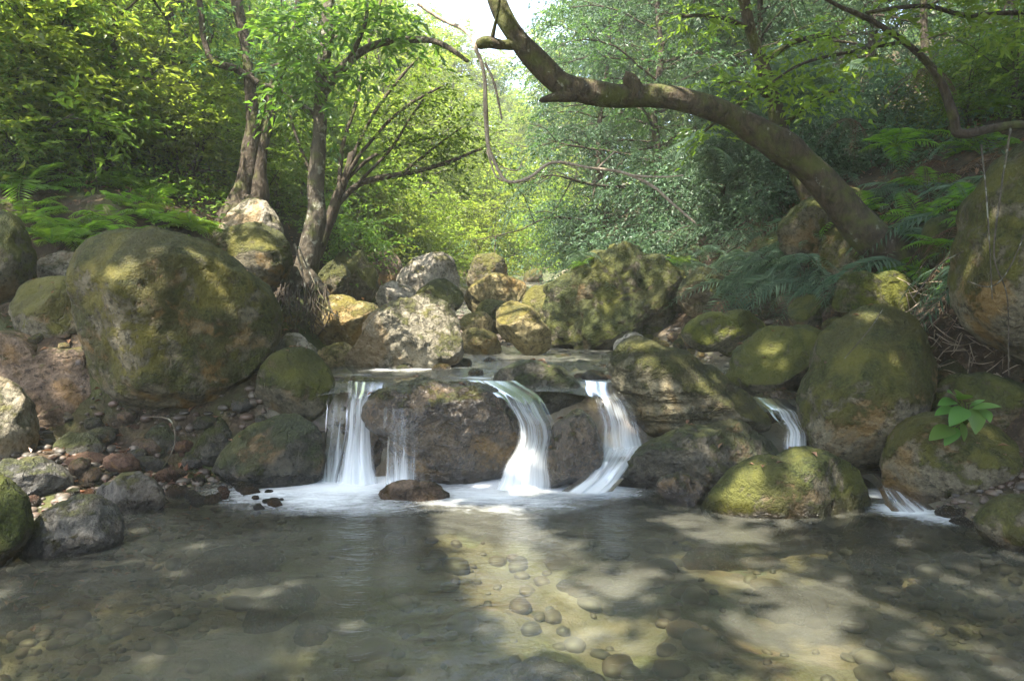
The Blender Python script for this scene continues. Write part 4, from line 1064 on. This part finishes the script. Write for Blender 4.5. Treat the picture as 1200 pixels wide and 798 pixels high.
cr = twig_leaves(EP, np.tile([[.2, -.1, .2]], (len(EP), 1)), 11, 9, .08, 33, .5, .9)
hero('fan_tree', W(368, 300, 9.0), mb, 'bark', 'slanting dark tree fanning thin branches out over the middle of the stream', cr, 'leaf_mid')

# 5 trees on the right
mb = MB()
px_limb(mb, [(965, 265, 8.2, 11), (940, 215, 8.2, 9), (920, 165, 8.2, 8.5), (905, 115, 8.2, 8), (888, 60, 8.2, 7), (872, 0, 8.2, 6), (860, -60, 8.2, 5)], 8, 36, .3, 71)
B = [[(906, 118, 8.2, 4), (880, 100, 8.0, 3), (840, 95, 7.9, 2)], [(892, 75, 8.2, 4), (930, 50, 8.0, 3), (975, 40, 7.8, 2)], [(880, 35, 8.2, 3), (840, 20, 8.0, 2.5), (800, 20, 7.9, 2)], [(915, 150, 8.2, 3), (950, 120, 8.0, 2.5), (985, 105, 7.9, 1.5)], [(900, 100, 8.2, 3), (855, 130, 7.9, 2), (825, 155, 7.8, 1.5)]]
EP = []
for a, b in enumerate(B):
    S = px_limb(mb, b, 6, 16, .4, 75 + a); EP += [S[6, :3], S[10, :3], S[-1, :3]]
EP = np.array(EP)
cr = twig_leaves(EP, np.tile([[0, -.3, 0]], (len(EP), 1)), 9, 9, .085, 34, .4, 1.0, .6, .45, .4)
hero('slope_tree', W(965, 265, 8.2), mb, 'bark_moss', 'thin mossy trunk behind the arching trunk with bright layered leaves', cr, 'leaf_lime')
mb = MB()
px_limb(mb, [(1230, 165, 5.9, 5.25), (1200, 148, 5.9, 5.25), (1160, 152, 5.95, 5.62), (1122, 157, 6, 5.62), (1116, 135, 6, 5.25), (1106, 105, 6, 4.88), (1090, 78, 6, 4.50), (1060, 50, 6, 3.75), (1015, 22, 6, 3.00), (985, 8, 6, 2.25), (950, -10, 6, 1.50)], 8, 60, .4, 81)
px_limb(mb, [(1300, 0, 5.6, 3.75), (1240, 14, 5.6, 3.75), (1190, 15, 5.6, 3.38), (1135, 18, 5.6, 3.00), (1090, 8, 5.6, 3.00), (1050, 10, 5.6, 2.62), (1015, 15, 5.6, 1.88)], 7, 40, .4, 82)
px_limb(mb, [(1060, 50, 6, 2.25), (1000, 60, 5.9, 1.88), (940, 75, 5.8, 1.50), (895, 105, 5.7, 1.12)], 6, 24, .5, 83)
px_limb(mb, [(1300, 260, 5.9, 6.75), (1260, 190, 5.9, 6.00), (1230, 165, 5.9, 5.62)], 7, 12, .3, 84)
P = np.array([W(x, y, d) for x, y, d in ((1100, 5, 5.6), (1150, 10, 5.6), (1190, 25, 5.5), (1060, 15, 5.6), (1180, -10, 5.6), (1140, 35, 5.5), (1200, 60, 5.5), (940, 70, 5.8), (990, 60, 5.9), (905, 95, 5.7), (1030, 50, 5.9), (960, 100, 5.7))])
cr = twig_leaves(P, np.tile([[-.1, -.2, -.1]], (len(P), 1)), 7, 8, .085, 35, .34, .9, .55, .42, .4)
hero('bent_tree', W(1300, 270, 5.9), mb, 'bark', 'dark crooked branching tree reaching in from the upper right corner', cr, 'leaf_lime')

# 6 trees rooted outside the picture whose crowns shade the pool
for nm, x, y, hh, cs, n, lf in (('left', -5.6, 4.2, 7.4, [(-4.6, 4.6, 6.6, 1.9), (-3.2, 3.2, 6.2, 2.0), (-2.2, 2.2, 6.0, 1.6)], 17000, 'leaf_mid'),
                            ('right', 5.4, 3.2, 7.6, [(4.0, 5.6, 7.0, 2.0), (3.0, 3.6, 6.6, 2.0), (1.6, 2.6, 6.2, 1.8), (4.6, 7.6, 7.8, 2.0), (2.6, 7.4, 7.8, 1.8), (4.8, 3.8, 6.6, 1.8)], 19000, 'leaf_dark'),
                            ('behind', .6, -3.2, 7.0, [(-.4, 2.4, 6.2, 2.0), (.8, 4.0, 6.6, 1.5), (-1.6, 1.0, 5.8, 2.0), (1.6, .8, 5.9, 2.0), (0, -1.2, 5.8, 2.2), (-2.6, -.6, 5.9, 2.0), (2.8, -.6, 6.0, 2.0), (3.2, 1.4, 6.4, 1.8), (-3.2, 1.4, 6.2, 1.6)], 22000, 'leaf_mid')):
    mb = MB(); g0 = Hs(x, y)
    top = np.mean([c[:3] for c in cs], axis=0)
    trunk = smooth_path([(x, y, g0 - .2), (x * .98, y, g0 + 2), (x * .95, y + .1, hh * .6), (x * .88, y + .2, hh * .8)], 20)
    mb.tube(trunk, np.linspace(.22, .12, 20), 9)
    for c in cs:
        p0 = trunk[-1]; p1 = np.array(c[:3])
        mb.tube(smooth_path([p0, (p0 + p1) / 2 + [0, 0, .35], p1], 12), np.linspace(.09, .015, 12), 6)
    hero('canopy_tree', (x, y, g0), mb, 'bark', 'broad crowned tree standing just outside the view ' + {'left': 'on the left bank', 'right': 'on the right bank', 'behind': 'behind the viewer'}[nm], canopy({'left': 41, 'right': 42, 'behind': 43}[nm], cs, n, .17), lf)

# dead vine hanging from the knob of the leaning trunk
def vine(paths, mat, label, name='vine', cat='vine', seed=0):
    mb = MB()
    for k, p in enumerate(paths): px_limb(mb, p, 6, len(p) * 8, .8, seed + k)
    tag(link(name, mb.mesh(name, M[mat])), label, cat)
vine([[(490, 5, 6.9, 2.02), (520, 25, 6.8, 2.26), (548, 38, 6.6, 2.57), (560, 62, 6.5, 2.74), (567, 95, 6.4, 2.57), (569, 140, 6.4, 2.74), (571, 172, 6.4, 2.57), (580, 192, 6.35, 2.26), (595, 212, 6.3, 1.94), (620, 208, 6.25, 1.94), (648, 191, 6.2, 1.77), (690, 196, 6.2, 1.77), (730, 202, 6.2, 1.94), (765, 218, 6.2, 1.77), (790, 240, 6.2, 1.61), (815, 262, 6.2, 1.29)],
      [(569, 75, 6.45, 1.61), (580, 100, 6.45, 1.46), (588, 140, 6.5, 1.21)], [(571, 176, 6.4, 1.29), (580, 205, 6.3, 1.13), (590, 213, 6.3, 1.13)], [(700, 197, 6.2, 1.13), (720, 178, 6.2, 0.81)], [(740, 206, 6.2, 1.46), (775, 208, 6.15, 0.96), (800, 206, 6.1, 0.81)], [(585, 195, 6.3, 0.96), (605, 200, 6.3, 0.81), (612, 190, 6.3, 0.65)]], 'bark_pale', 'pale dead vine hanging from the arching trunk and trailing to the right', 'hanging_vine', seed=90)
vine([[(1185, 150, 4.6, 1.2), (1172, 230, 4.3, 1.1), (1165, 300, 4.15, 1), (1180, 350, 4.2, .9), (1182, 440, 4.3, .8)], [(1150, 170, 4.5, 1), (1158, 260, 4.2, .8), (1163, 350, 4.15, .7)], [(1135, 330, 4.4, .9), (1165, 335, 4.15, .8), (1190, 300, 4.1, .8), (1215, 230, 4.2, .8)]], 'bark_lichen', 'thin bare vines draped down the face of the towering right boulder', seed=120)
vine([[(345, 286, 8.0, 1.4), (356, 330, 7.7, 1.3), (362, 372, 7.5, 1)], [(350, 290, 8.0, 1), (372, 340, 7.6, .9)]], 'bark_lichen', 'pale roots dangling below the lichen spotted trunk', 'hanging_root', 'root', 130)
vine([[(172, 488, 5.2, .9), (200, 492, 5.1, .9), (205, 520, 5.0, .8), (190, 550, 4.9, .6)]], 'bark_lichen', 'thin bent twig lying on the muddy left bank', 'twig', 'twig', 140)
vine([[(1070, 350, 5.2, .9), (1100, 312, 5.1, .8), (1140, 290, 5.0, .5)], [(990, 420, 4.9, .5), (1020, 385, 4.9, .6), (1035, 362, 5, .7)]], 'bark_lichen', 'bare twig sprouting over the top of the tall broad boulder', 'twig', 'twig', 150)

# roots hanging down the bank at the foot of the lichen trunk, twigs in the right hand litter
mb = MB()
for k in range(60):
    x, y = rs.uniform(322, 385), rs.uniform(330, 350); L = rs.uniform(20, 55)
    px_limb(mb, [(x, y, 7.7, .9), (x + rs.uniform(-8, 8), y + L * .5, 7.55, .8), (x + rs.uniform(-20, 20), y + L, 7.45, .5)], 4, 8, 1.5, 200 + k)
tag(link('root_tangle', mb.mesh('root_tangle', M['bark'])), 'tangle of thin brown roots on the bank under the lichen spotted trunk', 'roots')
mb = MB()
for k in range(120):
    x, y = rs.uniform(1060, 1185), rs.uniform(320, 440); a = rs.uniform(0, 6.28); L = rs.uniform(12, 45); d = hit(x, y, 4.2, 9) or 6
    d -= .08
    px_limb(mb, [(x, y, d, .7), (x + L * .5 * math.cos(a), y + L * .4 * math.sin(a) + rs.uniform(-5, 5), d - rs.uniform(.02, .15), .6), (x + L * math.cos(a), y + L * .8 * math.sin(a), d - rs.uniform(0, .1), .3)], 4, 7, 1.5, 300 + k)
tag(link('brushwood', mb.mesh('brushwood', M['bark_pale'])), 'heap of broken dead twigs between the tall broad boulder and the towering boulder', 'brushwood', kind='stuff')

# ------------------------------------------------------------------ ferns
def frond(rg, L, az, rise, droop, pin, ppl, fine):
    n = 30 if fine else 22
    t = np.linspace(0, 1, n)
    hx = L * (t * math.cos(rise) * (1 - .1 * t)); z = L * (t * math.sin(rise) - droop * t ** 2)
    R0 = np.stack([hx * math.cos(az), hx * math.sin(az), z], 1)
    T = np.gradient(R0, axis=0); T /= np.linalg.norm(T, axis=1)[:, None]
    sd = np.cross(T, [0, 0, 1.0]); sd /= np.linalg.norm(sd, axis=1)[:, None] + 1e-6
    prof = np.sin(np.pi * np.clip(t * .93 + .07, 0, 1)) ** .7 * (1 - .45 * t) * pin * L
    k0 = int(n * .14)
    P, D, S = [], [], []
    for s in (-1, 1):
        d = sd * s + T * .45 + rg.normal(size=(n, 3)) * .07 - np.array([0, 0, .25])
        d /= np.linalg.norm(d, axis=1)[:, None]
        if not fine:
            P.append(R0[k0:]); D.append(d[k0:]); S.append(prof[k0:])
        else:
            m = 11
            u = np.linspace(.08, 1, m)
            c = R0[k0:, None] + d[k0:, None] * (u[None, :] * prof[k0:, None])[:, :, None]
            for s2 in (-1, 1):
                dd = d[k0:] * .55 + s2 * T[k0:]
                P.append(c.reshape(-1, 3)); D.append(np.repeat(dd, m, 0)); S.append((prof[k0:, None] * .17 * (1.05 - .75 * u)[None]).ravel())
    P, D, S = np.concatenate(P), np.concatenate(D), np.concatenate(S)
    return P, D, S, R0

def fern_mesh(seed, nf, L, rise, droop, mat, pin=.3, fine=False, spread=6.28, az0=0):
    rg = np.random.default_rng(seed)
    Ps, Ds, Ss = [], [], []; mb = MB()
    for k in range(nf):
        a = az0 + spread * (k + rg.uniform(-.3, .3)) / nf
        l = L * rg.uniform(.65, 1.1)
        P, D, S, R0 = frond(rg, l, a, rise * rg.uniform(.6, 1.25), droop * rg.uniform(.7, 1.3), pin, .2, fine)
        Ps.append(P); Ds.append(D); Ss.append(S)
        mb.tube(R0[::4], np.linspace(.006, .002, len(R0[::4])), 4)
    P, D, S = np.concatenate(Ps), np.concatenate(Ds), np.concatenate(Ss)
    v, f = leaf_faces(P, D, np.clip(S, .006, None), .8, .11 if not fine else .5, rg, .06)
    return mb.mesh('stems', M[mat]), mesh_from('fronds', v, [f], M[mat], smooth=False)
FP = {
    'g1': fern_mesh(1, 9, .8, .75, .55, 'fern_green', .3), 'g2': fern_mesh(2, 8, .7, .6, .5, 'fern_green', .32), 'g3': fern_mesh(3, 10, .6, .8, .6, 'fern_green', .3),
    'b1': fern_mesh(4, 9, 1.0, .45, .95, 'fern_blue', .3), 'b2': fern_mesh(5, 10, .9, .3, 1.0, 'fern_blue', .3), 'b3': fern_mesh(6, 8, 1.1, .5, 1.1, 'fern_blue', .26),
    'd1': fern_mesh(7, 9, .9, -.2, .9, 'dead_frond', .22), 'd2': fern_mesh(8, 7, .8, .0, 1.2, 'dead_frond', .2),
}
def fern(kind, loc, s, label, group, tilt=(0, 0)):
    e = empty('fern', tuple(loc), rs.uniform(0, 6.28), s)
    e.rotation_euler = (tilt[0], tilt[1], e.rotation_euler.z)
    tag(e, label, 'fern', group)
    link('stems', FP[kind][0], e); link('fronds', FP[kind][1], e)
for k in range(24):
    px, py = rs.uniform(-20, 265), rs.uniform(215, 285)
    d = hit(px, py, 6.2, 16) or 8
    fern(rs.choice(['g1', 'g2', 'g3']), W(px, py, d), rs.uniform(.6, 1.05), 'bright green fern on the left bank above the giant round boulder', 'ferns of the left bank', (rs.uniform(-.1, .45), rs.uniform(-.3, .3)))
for px, py, d in ((60, 285, 6.7), (95, 278, 7.0), (130, 262, 7.2), (30, 262, 7.0), (180, 262, 7.2), (225, 272, 7.4)):
    fern('g1', W(px, py, d), .75, 'bright green fern leaning over the back of the giant round boulder', 'ferns behind the giant boulder')
for k in range(95):
    px, py = rs.uniform(815, 1010), rs.uniform(60, 345)
    if px > 985 and py > 250: continue
    d = hit(px, py, 6.4, 18)
    if not d: d = 10
    d = min(d, 11)
    fern(rs.choice(['b1', 'b2', 'b3']), W(px, py, d - .1), rs.uniform(.5, .95), 'drooping bluish green fern hanging on the shady right slope', 'hanging ferns of the right slope', (.5, rs.uniform(-.3, .3)))
for k in range(46):
    px, py = rs.uniform(1000, 1210), rs.uniform(110, 320)
    d = hit(px, py, 5.4, 12) or 8
    fern(rs.choice(['b1', 'b2', 'g2', 'g1', 'b3', 'd1']), W(px, py, d - .05), rs.uniform(.6, 1.0), 'fern in the tangled bank between the leaning trunk and the towering boulder', 'ferns of the tangled right bank', (.3, rs.uniform(-.2, .2)))
for k in range(9):
    px, py = rs.uniform(985, 1200), rs.uniform(60, 240)
    d = hit(px, py, 5.8, 12) or 8
    fern(rs.choice(['d1', 'd2']), W(px, py, d - .15), rs.uniform(.4, .65), 'brown dead fern hanging in the tangled right bank', 'dead ferns of the right bank', (.3, 0))
for k in range(14):
    px, py = rs.uniform(660, 815), rs.uniform(296, 312)
    fern(rs.choice(['b1', 'b2', 'g2']), W(px, py, rs.uniform(9.5, 10.6)), rs.uniform(.35, .65), 'feathery fern growing on top of the huge mossy mound', 'ferns on the mossy mound', (.25, 0))
fern('g1', W(1050, 172, 6.3), .7, 'big light green fern spreading its fronds beside the crooked tree', None)

# leafy seedling on the right ledge boulder
e = empty('seedling', tuple(W(1130, 500, 4.62)))
tag(e, 'seedling with big oval green leaves on the mossy ledge boulder at the right', 'plant')
def big_leaf(p, d, L, wd, curl):
    d = np.array(d, float); d /= np.linalg.norm(d)
    s = np.cross(d, [0, -.55, .8]); s /= np.linalg.norm(s); n = np.cross(s, d)
    m = 11; V = []
    for k in range(m):
        t = k / (m - 1); w = wd * math.sin(math.pi * min(1, t * .97 + .015) ** .85) ** .8
        c = np.array(p) + d * L * t - n * curl * L * t * t
        V += [c - s * w * .5 + n * w * .16, c, c + s * w * .5 + n * w * .16]
    i = np.arange(m * 3).reshape(m, 3)
    f = np.concatenate([np.stack([i[:-1, a], i[:-1, a + 1], i[1:, a + 1], i[1:, a]], 1) for a in (0, 1)])
    return np.array(V), f
M['seedling'] = leaf_mat('seedling_leaf', (0.075, 0.15, 0.035), (0.075, 0.15, 0.035), .35)
stem = MB(); base = np.array(e.location)
ZL = [(405, 425, 362, 432), (408, 410, 372, 408), (412, 405, 398, 376), (420, 405, 434, 374), (440, 420, 472, 400), (445, 425, 514, 411), (462, 425, 490, 447), (450, 425, 458, 474), (420, 455, 434, 501), (412, 468, 385, 500), (402, 468, 352, 482), (430, 425, 398, 452), (432, 415, 455, 405), (425, 440, 445, 448)]
LV = [tuple(900 + q / 1.857 if i % 2 == 0 else 250 + q / 1.857 for i, q in enumerate(z)) for z in ZL]
V, F, nv = [], [], 0
for k, (x0, y0, x1, y1) in enumerate(LV):
    a, b = W(x0, y0, 4.5 - .02 * (k % 3)), W(x1, y1, 4.42 - .05 * (k % 4))
    stem.tube(smooth_path([base, (base + a) / 2 + [0, -.02, .03], a], 7), np.linspace(.005, .002, 7), 5)
    L = np.linalg.norm(b - a) * 1.05
    vv, ff = big_leaf(a, a + (b - a) * .82 - a, L * .82, L * .36, .2)
    V.append(vv); F.append(ff + nv); nv += len(vv)
    o = link('leaf', mesh_from('leaf', vv - base, [ff], M['seedling']), e)
so = link('stem', stem.mesh('stem', M['fern_green']), e); so.location = -base

# ------------------------------------------------------------------ ground cover and fallen leaves
def scatter(n, region, dens=None, seed=5):
    rg = np.random.default_rng(seed)
    x = rg.uniform(region[0], region[1], n); y = rg.uniform(region[2], region[3], n)
    e = np.maximum(np.interp(y, *LX) - x, x - np.interp(y, *RX))
    k = rg.uniform(0, 1, n) < sstep(dens[0], dens[1], e)
    x, y = x[k], y[k]
    return np.stack([x, y, H(x, y)], 1), rg
def cover(name, n, region, dens, size, mat, hgt, up, label, seed, aspect=.45):
    P, rg = scatter(n, region, dens, seed)
    P = P[(fbm(np.stack([P[:, 0], P[:, 1], 0 * P[:, 0]], 1) * .8, 3, seed) > -.25)]
    P[:, 2] += rg.uniform(.005, hgt, len(P))
    d = rg.normal(size=(len(P), 3)); d[:, 2] *= .4
    v, f = leaf_faces(P, d, size * rg.uniform(.6, 1.3, len(P)), up, aspect, rg)
    tag(link(name, mesh_from(name, v, [f], M[mat], smooth=False)), label, name.replace('_', ' '), kind='stuff')
cover('leaf_litter', 16000, (-9, 9, 4.5, 15), (.2, .9), .07, 'litter', .03, .85, 'brown fallen leaves strewn over both banks', 51)
cover('leaf_litter', 2600, (-4.6, -1.6, 3.4, 6.6), (-.5, .2), .055, 'litter', .03, .85, 'dead brown leaves among the pebbles of the left bank', 55)
cover('undergrowth', 60000, (-14, -1, 6.8, 22), (1.2, 2.4), .07, 'leaf_mid', .4, .6, 'low green ground cover of the left bank', 52)
cover('undergrowth', 50000, (1, 14, 7, 22), (.9, 2.0), .08, 'leaf_blue', .45, .6, 'low bluish green ground cover of the right slope', 53)
cover('undergrowth', 60000, (-22, 22, 18, 60), (.3, 1.5), .14, 'leaf_lime', .7, .6, 'low pale green ground cover far upstream', 54)

def pebble_mat():
    t = NT('pebbles')
    ge = t.n('ShaderNodeNewGeometry')
    c = t.ramp(ge.outputs['Random Per Island'], [(0, (0.03, 0.026, 0.02)), (.3, (0.06, 0.05, 0.038)), (.55, (0.075, 0.045, 0.03)), (.85, (0.1, 0.085, 0.065)), (1, (0.05, 0.028, 0.018))])
    tc = t.n('ShaderNodeTexCoord')
    c = t.mix(t.mr(t.noise(tc.outputs['Object'], 40, 4), .4, .7, 0, .6), c, (0.05, 0.04, 0.03))
    b = t.n('ShaderNodeBsdfPrincipled'); t.l(c, b.inputs['Base Color']); b.inputs['Roughness'].default_value = .6
    t.l(b.outputs[0], t.out.inputs[0])
    return t.m
M['pebble'] = pebble_mat()
def pebbles(n, region, e0, e1, smin, smax, label, seed):
    rg = np.random.default_rng(seed)
    x = rg.uniform(region[0], region[1], n); y = rg.uniform(region[2], region[3], n)
    e = np.maximum(np.interp(y, *LX) - x, x - np.interp(y, *RX))
    k = (e > e0) & (e < e1); x, y = x[k], y[k]; n = len(x)
    u, f = ico(2)
    s = smin * (smax / smin) ** (rg.uniform(0, 1, n) ** 2)
    an = rg.uniform(0, 6.28, n)
    ax = np.stack([s * rg.uniform(.8, 1.4, n), s * rg.uniform(.7, 1.0, n), s * rg.uniform(.45, .75, n)], 1)
    V = u[None] * ax[:, None]
    V *= (1 + .14 * vnoise((u[None] * 1.6 + rg.uniform(0, 50, (n, 1, 3))).reshape(-1, 3), seed)).reshape(n, -1, 1)
    c, sn = np.cos(an)[:, None], np.sin(an)[:, None]
    X = V[:, :, 0] * c - V[:, :, 1] * sn + x[:, None]; Y = V[:, :, 0] * sn + V[:, :, 1] * c + y[:, None]
    Z = V[:, :, 2] + (H(x, y) + s * .15)[:, None]
    v = np.stack([X, Y, Z], 2).reshape(-1, 3)
    F = (f[None] + (np.arange(n) * len(u))[:, None, None]).reshape(-1, 3)
    tag(link('pebbles', mesh_from('pebbles', v, [F], M['pebble'])), label, 'pebbles', kind='stuff')
pebbles(3800, (-4.2, -1.2, 3.0, 6.4), -.75, 1.6, .012, .05, 'small brown and grey pebbles covering the muddy left bank', 61)
pebbles(1500, (1.8, 3.4, 2.8, 5.0), -.7, .6, .012, .05, 'small brown pebbles in the shallows at the right', 62)
pebbles(1800, (-1.6, 2.8, 6.2, 14), -1.6, .6, .02, .07, 'gravel along the edges of the upper stream', 63)
pebbles(700, (-3, 3, 1.8, 4.8), -6, -.2, .02, .09, 'gravel on the floor of the pool', 64)
# leaves that fell on the boulders and the bank
rg = np.random.default_rng(71); P = []
dg = bpy.context.evaluated_depsgraph_get()
for o, cx, cy, d, half in BOULDERS:
    if d > 8 or half < .25: continue
    me = o.data; n = len(me.vertices)
    co = np.empty(n * 3, dtype=np.float32); me.vertices.foreach_get('co', co)
    no = np.empty(n * 3, dtype=np.float32); me.vertices.foreach_get('normal', no)
    co, no = co.reshape(-1, 3), no.reshape(-1, 3)
    k = np.where(no[:, 2] > .72)[0]
    if len(k): P.append(co[rg.choice(k, min(len(k), int(5 + 9 * half)))] + np.array(o.location[:]) + [0, 0, .006])
P = np.concatenate(P)
d = rg.normal(size=(len(P), 3)); d[:, 2] *= .12
v, f = leaf_faces(P, d, .055 * rg.uniform(.6, 1.3, len(P)), .93, .45, rg)
tag(link('fallen_leaves', mesh_from('fallen_leaves', v, [f], M['litter'], smooth=False)), 'dry fallen leaves lying on the boulder tops', 'leaves', kind='stuff')

# ------------------------------------------------------------------ labels of plants that stand side by side
ORD = 'first second third fourth fifth sixth seventh eighth ninth tenth eleventh twelfth thirteenth fourteenth fifteenth sixteenth seventeenth eighteenth nineteenth twentieth twenty-first twenty-second twenty-third twenty-fourth twenty-fifth'.split()
by = {}
for o in sc.objects:
    if o.parent is None and o.get('group') and o.get('category') in ('tree', 'bush', 'shrub', 'fern', 'boulder', 'cobble', 'stone'):
        by.setdefault(o['label'], []).append(o)
for lb, os_ in by.items():
    if 1 < len(os_) <= 25:
        os_.sort(key=lambda o: o.location.x / max(.5, o.location.y))
        for k, o in enumerate(os_): o['label'] = lb + ', ' + ORD[k] + ' from left'

# ------------------------------------------------------------------ haze
hz = NT('haze_air')
pv = hz.n('ShaderNodeVolumePrincipled')
pv.inputs['Color'].default_value = (0.95, 0.97, 0.88, 1)
pv.inputs['Density'].default_value = HAZE_DENSITY
pv.inputs['Anisotropy'].default_value = 0.35
hz.l(pv.outputs[0], hz.out.inputs['Volume'])
lo, hi = (-78, -12, -2.2), (78, 118, 46)
v = np.array([[x, y, z] for x in (lo[0], hi[0]) for y in (lo[1], hi[1]) for z in (lo[2], hi[2])], float)
f = np.array([[0, 1, 3, 2], [4, 6, 7, 5], [0, 4, 5, 1], [2, 3, 7, 6], [0, 2, 6, 4], [1, 5, 7, 3]])
tag(link('haze', mesh_from('haze', v, [f], hz.m, smooth=False)), 'thin pale air over the whole valley', 'haze', kind='stuff')
